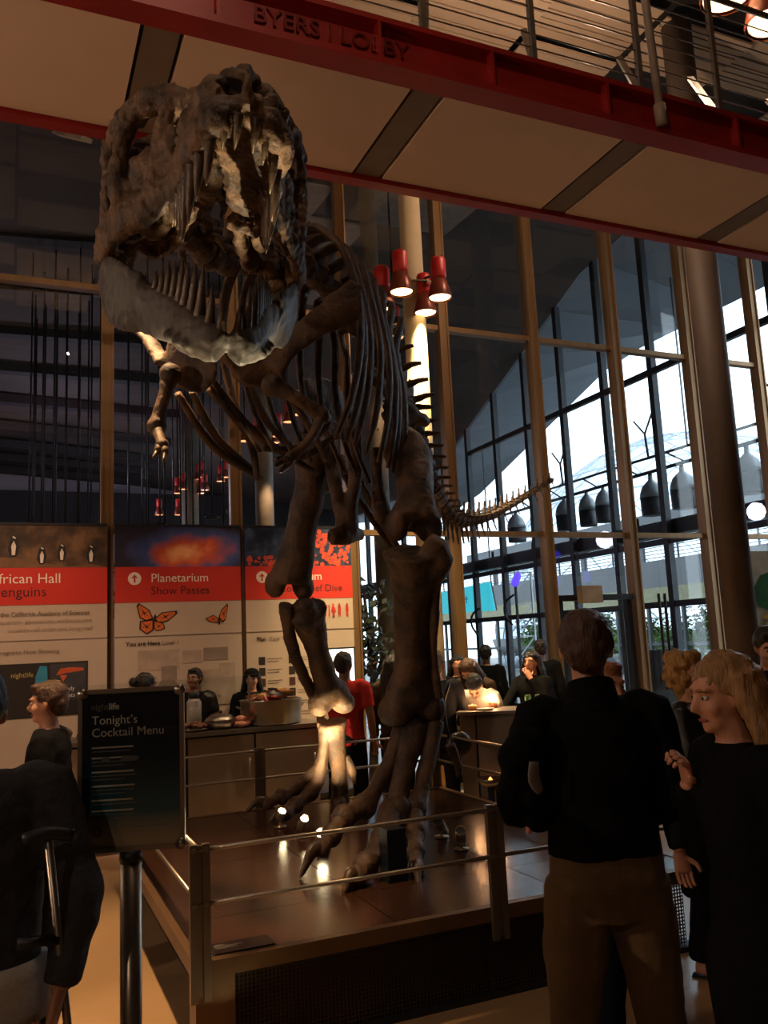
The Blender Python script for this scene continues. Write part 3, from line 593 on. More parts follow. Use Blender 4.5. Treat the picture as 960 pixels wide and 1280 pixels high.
# --- skull and jaw in their own frame: x to the snout, y to the animal's left
SK_O = V((0.80, 3.78, 3.69)); sy, sp, sr = R(-95), R(-9.5), R(-2.5)
SK = Matrix.Rotation(sy, 3, 'Z') @ Matrix.Rotation(-sp, 3, 'Y') @ Matrix.Rotation(sr, 3, 'X')
def sk(p): return SK_O + SK @ V(p)
def skt(g, pts, rad, ref=(0,0,1), n=10, sub=4, both=True):
    for s in ((1, -1) if both else (1,)):
        g.tube([sk((x, y*s, z)) for x, y, z in pts], rad, n, SK @ V((ref[0], ref[1]*s, ref[2])), sub)
def ske(g, c, r, both=False):
    for s in ((1, -1) if both else (1,)): g.ell(sk((c[0], c[1]*s, c[2])), r, SK, 14, 10)
def build_skull(g):
    # tooth-bearing side plates
    skt(g, [(1.22,.05,.06),(1.19,.11,.06),(1.08,.145,.05),(.9,.165,.03),(.7,.18,.02),(.52,.20,.03)], [(.06,.04),(.07,.04),(.08,.04),(.085,.038),(.075,.035),(.05,.03)])
    skt(g, [(1.19,.085,.14),(1.05,.125,.16),(.88,.14,.17),(.74,.155,.17)], [(.055,.03),(.09,.035),(.115,.035),(.09,.03)])
    ske(g, (1.17,0,.12), (.065,.09,.065))
    # bar between the nostrils, rough nasal ridge
    skt(g, [(1.225,0,.11),(1.235,0,.17),(1.20,0,.235),(1.11,0,.275),(.98,0,.31)], [(.03,.03),(.028,.022),(.032,.024),(.035,.035),(.04,.05)], ref=(1,0,0), both=False)
    skt(g, [(1.12,.085,.21),(1.03,.09,.255),(.95,.065,.29)], [.028,.033,.042])
    skt(g, [(1.04,0,.30),(.85,0,.345),(.65,0,.40),(.48,0,.43)], [(.035,.065),(.05,.075),(.04,.08),(.04,.10)], both=False)
    for k, (x, z, r) in enumerate(((1.0,.325,.03),(.9,.365,.034),(.78,.39,.034),(.68,.42,.03),(.56,.44,.03))): ske(g, (x, .03*(-1)**k, z), (r*1.4, r, r*.8))
    skt(g, [(.88,.10,.29),(.7,.125,.345),(.52,.18,.40)], [(.05,.03),(.045,.035),(.05,.04)])
    # lacrimal bar and horn, orbit, postorbital boss
    skt(g, [(.50,.18,.44),(.52,.215,.35),(.50,.24,.2),(.49,.25,.05)], [(.06,.05),(.06,.045),(.055,.04),(.06,.035)], ref=(1,0,0))
    skt(g, [(.50,.20,.43),(.38,.29,.45),(.27,.345,.43)], [.055,.065,.065])
    skt(g, [(.28,.345,.44),(.25,.38,.30),(.26,.39,.14),(.30,.38,.0)], [(.07,.045),(.06,.045),(.065,.045),(.07,.04)], ref=(1,0,0))
    skt(g, [(.64,.19,.03),(.48,.255,.0),(.30,.37,-.02),(.12,.43,-.08),(.0,.435,-.13)], [(.05,.03),(.08,.04),(.095,.04),(.085,.04),(.055,.04)])
    skt(g, [(.30,.35,.42),(.14,.40,.40),(.03,.41,.34),(-.01,.405,.22)], [(.06,.05),(.055,.05),(.065,.055),(.055,.05)])
    skt(g, [(.0,.435,-.13),(.05,.435,.0),(.10,.43,.10),(.0,.405,.24)], [(.065,.04),(.055,.035),(.075,.035),(.065,.045)], ref=(1,0,0))
    skt(g, [(.40,.27,.06),(.33,.34,.10),(.28,.37,.12)], [.03,.035,.04])
    # rough cheek sheet between the bars
    skt(g, [(.62,.19,.20),(.50,.245,.16),(.36,.33,.13)], [(.10,.02),(.11,.025),(.09,.025)])
    # roof, braincase, nuchal crest, quadrates
    skt(g, [(.52,0,.43),(.36,0,.44),(.2,0,.45),(.05,0,.47)], [(.035,.17),(.035,.25),(.045,.15),(.06,.24)], both=False)
    ske(g, (.16,0,.32), (.2,.10,.14)); ske(g, (.03,0,.36), (.05,.36,.14)); ske(g, (-.04,0,.25), (.06,.06,.05))
    skt(g, [(.0,.37,-.16),(.03,.30,.02),(.03,.28,.24)], [(.06,.07),(.04,.05),(.05,.05)])
    # palate: long vomer plate, ring of the inner nostril, pterygoids
    skt(g, [(1.17,.01,.045),(1.0,.03,.04),(.82,.055,.035),(.66,.09,.02),(.56,.12,.0)], [(.03,.09),(.03,.095),(.03,.085),(.03,.07),(.03,.055)], both=False)
    for k in range(12):
        a = k*math.pi/6; b2 = a+math.pi/6
        g.tube([sk((.46+.085*math.cos(t), .14+.075*math.sin(t), -.02-.05*math.cos(t))) for t in (a, (a+b2)/2, b2)], .026, 8)
    skt(g, [(.5,.09,.02),(.36,.12,-.0),(.2,.18,-.06),(.04,.26,-.06)], [(.05,.02),(.06,.025),(.09,.025),(.05,.03)])
    skt(g, [(.46,.18,.03),(.32,.22,-.06),(.24,.26,-.03)], [.03,.035,.03])
    rr = random.Random(3)
    for i in range(34):
        x = rr.uniform(.3, 1.15); s = rr.choice((-1, 1)); y = (.13+.06*(1.15-x)+(.30*(.62-x) if x < .62 else 0))*s
        ske(g, (x, y*1.0, rr.uniform(.0, .2) if x > .6 else rr.uniform(-.06, .05)), (rr.uniform(.02,.05), .03, rr.uniform(.015,.03)))
skull = bone('skull', build_skull, bone_l, .0105, .020, 8, amp2=.012, smooth=3)
def tooth(par, base, tip, r, bend):
    g = Geo(); base = V(base); tip = V(tip); mid = (base+tip)/2+V(bend)
    g.tube([base+(base-tip)*.12, base, mid, tip], [(r*.9, r*.75), (r, r*.8), (r*.72, r*.55), (r*.12, r*.1)], 8, (0,1,0), 3); return obj('tooth', g, tooth_m, par, True)
up_t = [(1.235,.03,.05,.09),(1.215,.07,.05,.10),(1.155,.11,.0,.13),(1.08,.135,-.02,.17),(1.0,.15,-.03,.20),(.92,.16,-.045,.20),(.84,.165,-.05,.18),(.765,.17,-.045,.15),(.70,.175,-.04,.12),(.64,.18,-.03,.09),(.59,.185,-.02,.07)]
for s in (1, -1):
    for i, (x, y, z, ln) in enumerate(up_t):
        l2 = ln*random.uniform(.8, 1.1)
        tooth(skull, sk((x, y*s, z+.02)), sk((x-.035-.015*(i > 3), y*s*1.0, z-l2)), .024+.075*(ln-.07), SK @ V((.02,0,0)))
# lower jaw
JA = R(22.5); JO = V((0.0, 0, -.17))
JM = SK @ Matrix.Rotation(JA, 3, 'Y')
def jk(p): return SK_O + SK @ JO + JM @ V(p)
def build_jaw(g):
    for s in (1, -1):
        t = lambda pts, rad, n=10: g.tube([jk((x, y*s, z)) for x, y, z in pts], rad, n, JM @ V((0,0,1)), 4)
        t([(-.09,.40,-.03),(.03,.415,-.03),(.16,.41,-.05),(.32,.36,-.06),(.48,.28,-.055)], [(.045,.04),(.075,.04),(.135,.035),(.15,.03),(.125,.035)])
        t([(.34,.34,-.08),(.55,.235,-.07),(.78,.16,-.055),(.98,.12,-.05),(1.10,.075,-.05),(1.165,.025,-.06)], [(.11,.035),(.105,.045),(.095,.05),(.088,.05),(.08,.05),(.065,.04)])
        t([(.38,.315,.0),(.6,.225,.01),(.82,.155,.015)], [(.02,.012)]*3, 6)
        for x, y in ((.95,.15),(1.02,.125),(1.08,.1)): g.ell(jk((x, (y+.03)*s, -.08)), (.03,.03,.025), JM)
jaw = bone('jaw', build_jaw, jaw_m, .0105, .007, 7, amp2=.006)
lo_t = [(1.15,.03,.02,.07),(1.11,.065,.025,.12),(1.045,.095,.03,.16),(.965,.115,.035,.18),(.885,.135,.035,.17),(.81,.15,.035,.15),(.74,.17,.035,.13),(.675,.19,.035,.11),(.615,.21,.035,.09),(.56,.23,.03,.07)]
for s in (1, -1):
    for x, y, z, ln in lo_t:
        l2 = ln*random.uniform(.85, 1.1)
        tooth(jaw, jk((x, y*s, z-.02)), jk((x-.02, y*s, z+l2)), .023+.07*(ln-.07), JM @ V((.015,0,0)))

# --- spine: neck, back, hip, tail
def spine(ctrl, n):
    P, _ = catmull(ctrl, [(0,)]*len(ctrl), 12); L = [0]
    for a, b in zip(P, P[1:]): L.append(L[-1]+(b-a).length)
    out = []
    for k in range(n):
        s = L[-1]*k/(n-1); i = max(j for j in range(len(L)) if L[j] <= s+1e-9); i = min(i, len(P)-2)
        out.append((P[i].lerp(P[i+1], (s-L[i])/(L[i+1]-L[i])), (P[i+1]-P[i]).normalized()))
    return out
def vertebra_mesh(kind):
    g = Geo()      # x along the spine towards the tail, z up, one unit long
    g.tube([(-.46,0,0),(-.25,0,0),(0,0,.02),(.25,0,0),(.46,0,0)], [.46,.38,.33,.38,.46], 14, (0,0,1), 3)
    g.tube([(-.1,0,.35),(0,0,.6),(.05,0,.75)], [(.3,.2),(.2,.13),(.16,.1)], 10, (1,0,0), 2)
    if kind == 'neck':
        g.tube([(0,0,.6),(.1,0,1.15)], [(.25,.12),(.17,.12)], 10, (1,0,0), 1)
        for s in (1, -1):
            g.tube([(0,.25*s,.2),(.1,.7*s,.05),(.5,.75*s,-.15)], [.16,.13,.05], 8); g.tube([(.0,.2*s,.45),(.35,.55*s,.55)], [.16,.12], 8)
    elif kind == 'back':
        g.tube([(.05,0,.6),(.15,0,1.1),(.25,0,1.55)], [(.28,.09),(.30,.08),(.36,.11)], 10, (1,0,0), 2)
        for s in (1, -1): g.tube([(0,.15*s,.5),(.05,.65*s,.72),(.1,1.05*s,.78)], [.16,.12,.09], 8)
    else:
        g.tube([(.1,0,.5),(.4,0,.95),(.6,0,1.25)], [(.22,.09),(.17,.07),(.15,.08)], 10, (1,0,0), 2)
        for s in (1, -1): g.tube([(0,.2*s,.2),(.15,.9*s,.2)], [(.10,.2),(.05,.1)], 8)
        g.tube([(.4,0,-.4),(.6,0,-.9),(.85,0,-1.45)], [(.12,.14),(.1,.07),(.13,.05)], 8, (1,0,0), 2)   # chevron
    return voxel(g, .045, .03, 4, 3)
VM = {k: vertebra_mesh(k) for k in ('neck', 'back', 'tail')}
for k, me in VM.items(): me.materials.append(bone_m); me.polygons.foreach_set('use_smooth', [True]*len(me.polygons))
def vertebrae(ctrl, n, kind, s0, s1, h=1.0, pw=1.0):
    for i, (p, t) in enumerate(spine(ctrl, n)):
        f = (i/(n-1))**pw; ln = s0+(s1-s0)*f
        y = V((0,0,1)).cross(t).normalized(); z = t.cross(y)
        M = Matrix(((t.x, y.x, z.x), (t.y, y.y, z.y), (t.z, y.z, z.z)))
        o = bpy.data.objects.new('vertebra', VM[kind]); COL.objects.link(o); o.parent = dino
        o.matrix_local = Matrix.Translation(p-CEN[dino.name]) @ M.to_4x4() @ Matrix.Diagonal((ln, ln*h, ln*h, 1))
NECK = [sk((-.05,0,.25)), V((0.767,4.012,3.888)), V((0.944,4.165,3.826)), V((1.179,4.374,3.941)), V((1.450,4.611,4.123))]
BACK = [V((1.450,4.611,4.123)), V((1.769,4.906,4.157)), V((2.131,5.208,4.044)), V((2.519,5.566,3.851)), V((2.868,5.950,3.610))]
TAIL = [V((2.868,5.950,3.610)), V((3.168,6.305,3.344)), V((3.507,6.748,3.103)), V((3.948,7.240,2.966)), V((4.529,7.743,3.051)), V((5.212,8.175,3.294)), V((6.012,8.534,3.659))]
vertebrae(NECK, 8, 'neck', .17, .20)
vertebrae(BACK, 12, 'back', .19, .21)
vertebrae(TAIL, 30, 'tail', .19, .06, 1.25, .9)
# --- ribs
BF = (BACK[0]-BACK[3]); BF.z = 0; BF.normalize(); BL = V((0,0,1)).cross(BF); BU = V((0,0,1))    # forward, animal's left, up
SP = spine(BACK, 12)
def rib(i, s):
    k = min(int(i), 10); p = SP[k][0].lerp(SP[k+1][0], i-k); f = i/11; w = .47-.44*f+random.uniform(-.02,.02); dep = 1.15-.5*max(0, f-.3); back = .06+.12*f+random.uniform(0,.06)
    pts = [p+BL*s*.06+BU*.08, p+BL*s*.24+BU*.12-BF*.03, p+BL*s*w*.86-BU*.10-BF*back*.2, p+BL*s*w-BU*dep*.42-BF*back*.5, p+BL*s*w*.86-BU*dep*.75-BF*back*.85, p+BL*s*w*.55-BU*dep-BF*back*1.15]
    g = Geo(); g.tube(pts, [(.04,.022),(.055,.020),(.05,.018),(.042,.016),(.036,.014),(.022,.012)], 8, BF, 4)
    obj('rib', g, bone_m, dino, True)
for i in range(8):
    for s in (1, -1): rib(i*.92, s)
# belly ribs running back from the chest
for a, b, c in (((228,478,4.75),(282,560,5.1),(326,597,5.5)), ((246,490,4.75),(292,556,5.1),(356,583,5.5)), ((270,486,4.75),(330,560,5.2),(396,588,5.7))): pass
def belly(a, b, c):
    g = Geo(); g.tube([a, b, c], [.022,.026,.02], 8, (0,0,1), 6); obj('belly_rib', g, bone_m, dino, True)
belly((0.860,4.794,3.270), (1.125,5.050,3.022), (1.494,5.349,2.904)); belly((0.936,4.759,3.275), (1.141,5.033,3.079), (1.474,5.352,2.937))
belly((1.028,4.716,3.288), (1.336,5.053,3.109), (1.422,5.168,2.856)); belly((1.027,4.705,3.361), (1.372,5.033,3.132), (1.896,5.383,2.959))
belly((1.184,4.614,3.489), (1.425,4.993,3.227), (1.743,5.321,3.071)); belly((1.404,4.646,3.375), (1.677,4.893,3.166), (1.920,5.251,3.025))
belly((1.456,5.120,3.054), (1.726,5.215,3.090), (1.969,5.296,3.288)); belly((1.555,5.196,2.997), (1.807,5.294,3.068), (2.035,5.387,3.230))
# --- shoulder girdle and arms
def plate(g, pts, th, d):
    c = sum((V(p) for p in pts), V((0,0,0)))/len(pts); d = V(d).normalized()*th
    g.prism([V(p)-d/2 for p in pts], d)
def girdle_left(g):
    g.tube([(1.664,3.977,3.710), (1.596,4.029,3.579), (1.469,4.100,3.493), (1.341,4.172,3.398), (1.238,4.235,3.298)], [(.05,.02),(.13,.025),(.085,.03),(.08,.03),(.11,.03)], 12, (0.1,0,1), 4)
    plate(g, [(1.084,4.207,3.539), (1.301,4.181,3.451), (1.334,4.245,3.311), (1.234,4.314,3.167), (1.083,4.266,3.193), (0.968,4.236,3.339)], .06, (.2,-1,.1))
    g.tube([(1.154,4.180,3.514), (1.312,4.299,3.707), (1.409,4.346,3.833)], [.05,.03,.025], 8)
bone('scapula', girdle_left, vs=.018)
def girdle_right(g):
    g.tube([(0.591,4.837,3.723), (0.681,4.664,3.527), (0.737,4.504,3.341)], [(.06,.02),(.05,.025),(.06,.03)], 10, (1,0,0), 4)
    plate(g, [(0.762,4.467,3.497), (0.853,4.319,3.480), (0.963,4.287,3.378), (0.982,4.304,3.232), (0.918,4.347,3.143), (0.798,4.447,3.190), (0.726,4.511,3.328)], .05, (.1,-1,.1))
bone('scapula', girdle_right, vs=.018)
def arm(pts, r):
    def b(g): g.tube(pts, r, 10, (0,0,1), 4); g.ell(pts[0], r[0]*1.25); g.ell(pts[-1], r[-1]*1.2)
    return b
bone('humerus', arm([(0.745,4.353,3.235), (0.705,4.339,3.090), (0.674,4.353,2.956)], [.05,.035,.045]), vs=.012, amp=.005)
bone('forearm', arm([(0.674,4.355,2.948), (0.678,4.278,2.871), (0.681,4.228,2.826)], [.035,.028,.03]), vs=.011, amp=.004)
bone('humerus', arm([(1.232,4.151,3.153), (1.355,4.108,3.081), (1.488,4.119,2.998)], [.05,.035,.042]), vs=.012, amp=.005)
bone('forearm', arm([(1.488,4.119,2.998), (1.405,4.068,2.860), (1.301,4.077,2.756)], [.035,.026,.03]), vs=.011, amp=.004)
def finger(a, b, c):
    o = obj('finger', Geo().tube([a, b], [.022,.018], 8, (0,0,1), 2), bone_m, dino, True)
    g = Geo(); a, b, c = V(a), V(b), V(c); g.tube([b, b.lerp(c, .5)+(b-a)*.2, c], [(.017,.013),(.013,.010),(.003,.003)], 8, (0,0,1), 4); obj('claw', g, tooth_m, o, True)
finger((0.670,4.233,2.827), (0.649,4.196,2.777), (0.624,4.156,2.747)); finger((0.689,4.226,2.822), (0.685,4.181,2.767), (0.667,4.141,2.721))
finger((1.301,4.077,2.756), (1.242,4.052,2.727), (1.199,4.022,2.690)); finger((1.308,4.075,2.747), (1.264,4.046,2.702), (1.217,4.018,2.665))
# --- hips
def ilium(pts, d, th=.05):
    def b(g): plate(g, pts, th, d)
    return b
bone('ilium', lambda g: (plate(g, [(2.272,5.405,3.817), (2.407,5.468,3.742), (2.695,5.689,3.647), (2.985,5.900,3.598), (3.056,5.937,3.520), (3.010,5.964,3.484), (2.895,5.899,3.513), (2.912,5.872,3.300), (2.704,5.765,3.171), (2.520,5.670,3.234), (2.412,5.581,3.388), (2.400,5.504,3.547), (2.291,5.425,3.647)], .09, (1,.5,.3)),
     g.ell((2.669,5.703,3.299), .12), g.tube([(2.289,5.409,3.749), (2.667,5.703,3.636), (3.044,5.943,3.521)], [.05,.06,.045], 10)), vs=.022, amp=.02)
bone('ilium', lambda g: plate(g, [(1.901,5.692,3.745), (2.189,5.882,3.829), (2.505,6.197,3.753), (2.511,6.243,3.466), (2.205,6.073,3.311), (1.956,5.841,3.367)], .07, (1,.4,.2)), vs=.022, amp=.015)
def pubis(g):
    g.tube([(2.328,5.781,3.404), (2.318,5.728,3.086), (2.265,5.688,2.808), (2.196,5.643,2.602)], [(.08,.05),(.055,.045),(.05,.045),(.09,.05)], 10, (1,0,0), 4)
    g.tube([(2.170,5.966,3.379), (2.185,5.845,3.075), (2.180,5.729,2.784), (2.190,5.645,2.602)], [(.08,.05),(.06,.045),(.05,.045),(.08,.05)], 10, (1,0,0), 4)
    g.tube([(2.052,5.604,2.550), (2.191,5.648,2.580), (2.397,5.883,2.613)], [(.06,.05),(.08,.06),(.05,.04)], 10)
bone('pubis', pubis, vs=.018)
for a, b, c in (((2.402,5.977,3.363), (2.476,6.001,3.023), (2.884,6.237,2.521)), ((2.390,6.216,3.288), (2.446,6.129,3.001), (2.866,6.246,2.509))):
    bone('ischium', lambda g: g.tube([a, b, c], [(.05,.035),(.03,.03),(.035,.03)], 10, (1,0,0), 6), vs=.014, amp=.004)
bone('ischium', lambda g: g.tube([(2.456,5.644,3.225), (2.452,5.631,2.982), (2.469,5.609,2.741), (2.535,5.601,2.611)], [(.05,.05),(.05,.03),(.08,.04),(.03,.02)], 10, (1,0,0), 6), vs=.016)
# --- legs
def femur(h, k, side, w=1.0):
    h, k = V(h), V(k)
    def b(g):
        ax = (k-h); m1 = h+ax*.3+V((.02,-.06,0)); m2 = h+ax*.65+V((0,-.06,0))
        g.tube([h, m1, m2, k], [(.15*w,.12*w),(.105*w,.10*w),(.10*w,.095*w),(.12*w,.14*w)], 14, (0,1,0), 5)
        g.ell(h, (.13*w,.13*w,.14*w)); g.ell(k+V((.10*w,.06,-.02)), (.085,.12,.115)); g.ell(k+V((-.09*w,.04,-.01)), (.08,.12,.10)); g.tube([h+V((.07,0,.0)), h+V((.1,-.05,-.35))], [.06,.05], 8)
    return b
bone('femur', femur((2.615,5.473,3.164), (2.489,5.129,2.583), 1, 1.35), vs=.02, amp=.018, fr=6)
bone('femur', femur((2.087,6.017,3.293), (1.910,6.100,2.278), -1, 1.2), vs=.02, amp=.018, fr=6)
def tibia(k, a, w, cr=1):
    k, a = V(k), V(a)
    def b(g):
        ax = a-k; g.tube([k, k+ax*.14, k+ax*.4, k+ax*.72, k+ax*.92, a], [(.15*w,.15*w),(.12*w,.11*w),(.085*w,.085*w),(.085*w,.09*w),(.10*w,.15*w),(.085*w,.17*w)], 14, (0,1,0), 4)
        g.tube([k+V((.05*cr,-.06,.04)), k+V((.13*cr,-.08,-.05)), k+ax*.25+V((.06*cr,-.04,0))], [.08*w,.09*w,.05*w], 10)
        g.ell(a+V((-.09*w,0,-.02)), (.09*w,.12*w,.085*w)); g.ell(a+V((.09*w,0,-.02)), (.09*w,.12*w,.085*w))
    return b
bone('tibia', tibia((2.461,5.118,2.392), (2.578,5.516,1.360), 1.4), vs=.02, amp=.014, fr=6)
bone('fibula', lambda g: g.tube([(2.612,5.074,2.386), (2.618,5.155,2.017), (2.665,5.310,1.696), (2.728,5.386,1.410)], [(.09,.05),(.045,.035),(.035,.03),(.05,.04)], 10, (0,1,0), 4), vs=.014, amp=.006)
bone('tibia', tibia((2.055,6.180,2.076), (2.431,6.744,1.351), 1.1, -.3), vs=.018, amp=.010, fr=6)
bone('fibula', lambda g: g.tube([(1.896,6.188,2.117), (1.958,6.310,1.886), (2.097,6.512,1.636), (2.306,6.742,1.360)], [(.09,.05),(.05,.05),(.035,.05),(.04,.05)], 10, (0,1,0), 4), vs=.014, amp=.006)
def meta(pts, rad): return lambda g: (g.tube(pts, rad, 12, (0,1,0), 5), g.ell(pts[-1], (rad[-1][0] if isinstance(rad[-1], tuple) else rad[-1])*1.15))
bone('metatarsal', meta([(2.611,5.522,1.232), (2.459,5.409,0.988), (2.361,5.322,0.778), (2.316,5.241,0.720)], [(.10,.13),(.075,.075),(.075,.07),.085]), vs=.016)
bone('metatarsal', meta([(2.534,5.553,1.252), (2.400,5.482,1.039), (2.245,5.416,0.854), (2.136,5.370,0.756)], [(.09,.07),(.06,.055),(.06,.055),.075]), vs=.016)
bone('metatarsal', meta([(2.727,5.506,1.224), (2.625,5.389,1.000), (2.512,5.304,0.814), (2.437,5.243,0.720)], [(.10,.08),(.065,.055),(.06,.05),.075]), vs=.016)
bone('metatarsal', meta([(2.853,5.497,1.077), (2.907,5.497,0.935), (2.918,5.504,0.863)], [.04,.03,.025]), vs=.012, amp=.004)
bone('metatarsal', meta([(2.446,6.765,1.182), (2.499,6.840,0.928), (2.538,6.912,0.724), (2.548,6.941,0.526)], [(.09,.12),(.07,.08),(.06,.07),.075]), vs=.015)
bone('metatarsal', meta([(2.398,6.788,1.172), (2.379,6.841,0.907), (2.330,6.839,0.722), (2.256,6.831,0.637)], [(.07,.06),(.05,.05),(.05,.055),.065]), vs=.015)
bone('metatarsal', meta([(2.378,6.849,1.195), (2.423,6.918,0.992), (2.333,6.878,0.812), (2.160,6.867,0.674)], [(.05,.05),(.045,.04),(.045,.04),.055]), vs=.014)
bone('metatarsal', meta([(2.584,6.865,0.886), (2.629,6.864,0.772), (2.655,6.870,0.665)], [.035,.04,.02]), vs=.012, amp=.004)
def toe(pts, r0, claw):
    """a row of toe bones knuckle by knuckle, and the claw at its end"""
    first = None; n = len(pts)
    for i in range(n-1):
        a, b = V(pts[i]), V(pts[i+1]); r = r0*(1-.13*i)
        g = Geo(); g.tube([a, a.lerp(b, .25), a.lerp(b, .55), b], [r*.95, r*.8, r*.72, r*.9], 12, (0,0,1), 4); g.ell(b, (r*.95, r*.95, r*.98)); g.ell(a, r*.95)
        o = link('toe_bone', voxel(g, .012, .008, 14, 2), bone_m, dino, True); first = first or o
    a, b = V(pts[-1]), V(claw); g = Geo(); r = r0*.62
    g.tube([a, a.lerp(b, .4)+V((0,0,.05)), a.lerp(b, .8)+V((0,0,.02)), b], [(r,r*.85),(r*.8,r*.6),(r*.45,r*.35),(.006,.006)], 10, (0,0,1), 5)
    obj('claw', g, tooth_m, o, True)
toe([(2.136,5.370,0.756), (1.963,5.287,0.720), (1.846,5.208,0.642), (1.762,5.154,0.588)], .085, (1.594,5.074,0.455))
toe([(2.283,5.256,0.721), (2.088,4.972,0.616), (1.912,4.809,0.537), (1.825,4.743,0.502)], .095, (1.706,4.653,0.431))
toe([(2.437,5.243,0.720), (2.361,5.072,0.620), (2.275,4.902,0.545), (2.210,4.774,0.489)], .075, (2.149,4.614,0.415))
toe([(2.160,6.867,0.674), (1.998,6.779,0.635), (1.867,6.731,0.609)], .065, (1.683,6.711,0.556))
toe([(2.256,6.833,0.624), (2.104,6.743,0.568), (1.979,6.640,0.526)], .07, (1.825,6.548,0.488))
toe([(2.542,6.944,0.527), (2.478,6.756,0.498), (2.401,6.574,0.462)], .07, (2.309,6.399,0.431))
# --- supports
g = Geo(); sx, sy_, sz = (2.058,4.738,0.452); g.box((sx-.06, sy_-.05, .452), (sx+.06, sy_+.07, .74)); obj('support_post', g, mat('support_steel', (36, 42, 52), .35, .4), dino, label='dark blue steel support post')

# ---------------------------------------------------------------- people
skin_m = mat('skin_warm', (196,140,112), .5, var=.06, scale=20); skin_d = mat('skin_brown', (130,88,66), .5, var=.06, scale=20)
def cloth(name, c, r=.9): return mat(name, c, r, var=.12, scale=9, bump=.25, bscale=60, spec=.08)
blk = cloth('black_cloth', (17,17,19)); drk = cloth('charcoal_cloth', (34,34,38)); navy = cloth('navy_cloth', (26,32,48)); khaki = cloth('khaki_twill', (108,88,64)); redsh = cloth('red_cotton', (176,50,46)); white = cloth('white_cotton', (190,184,176)); brownc = cloth('brown_cloth', (60,46,38)); leather = mat('black_leather', (20,19,20), .38, var=.1, bump=.2)
def hairm(name, c): return mat(name, c, .45, var=.3, scale=22, bump=.5, bscale=60, stretch=(3,3,.35))
h_br = hairm('brown_hair', (66,42,28)); h_dk = hairm('dark_hair', (26,20,18)); h_bl = hairm('blonde_hair', (150,112,70)); h_gl = hairm('golden_hair', (176,132,74))
eye_w = mat('eye_white', (200,195,188), .3); eye_b = mat('eye_iris', (30,22,18), .2); lip_m = mat('lips', (150,78,70), .45); shoe_m = mat('dark_shoe', (24,20,18), .4)
def rx(a): return Matrix.Rotation(a, 3, 'X')
def rz(a): return Matrix.Rotation(a, 3, 'Z')
def hand(g, wr, d, up, side, curl=.5, s=1.0):
    """palm, four bent fingers of unequal length and a thumb off the side of the palm; d: wrist to knuckles, up: back of the hand"""
    wr = V(wr); d = V(d).normalized(); up = V(up); up = (up-d*up.dot(d)).normalized(); x = d.cross(up)*side
    g.tube([wr-d*.02*s, wr+d*.03*s, wr+d*.085*s], [(.019*s,.026*s),(.016*s,.036*s),(.012*s,.040*s)], 10, up, 3)
    for k, ln in enumerate((.070,.080,.075,.058)):
        b = wr+d*.08*s+x*(.030-.020*k)*s; pts = [b]; a = 0
        for j, f in enumerate((.45,.32,.23)):
            a += curl*(.5+.25*j); pts.append(pts[-1]+(d*math.cos(a)-up*math.sin(a))*ln*f*s)
        g.tube(pts, [.0092*s,.0085*s,.0078*s,.006*s], 8, up, 2)
    t0 = wr+d*.025*s+x*.03*s; t1 = t0+(d*.55+x*.75-up*.2).normalized()*.042*s; t2 = t1+(d*.85+x*.25-up*.4*curl).normalized()*.036*s
    g.tube([wr+d*.01*s+x*.015*s, t0, t1, t2], [.014*s,.013*s,.0105*s,.007*s], 8, up, 2)
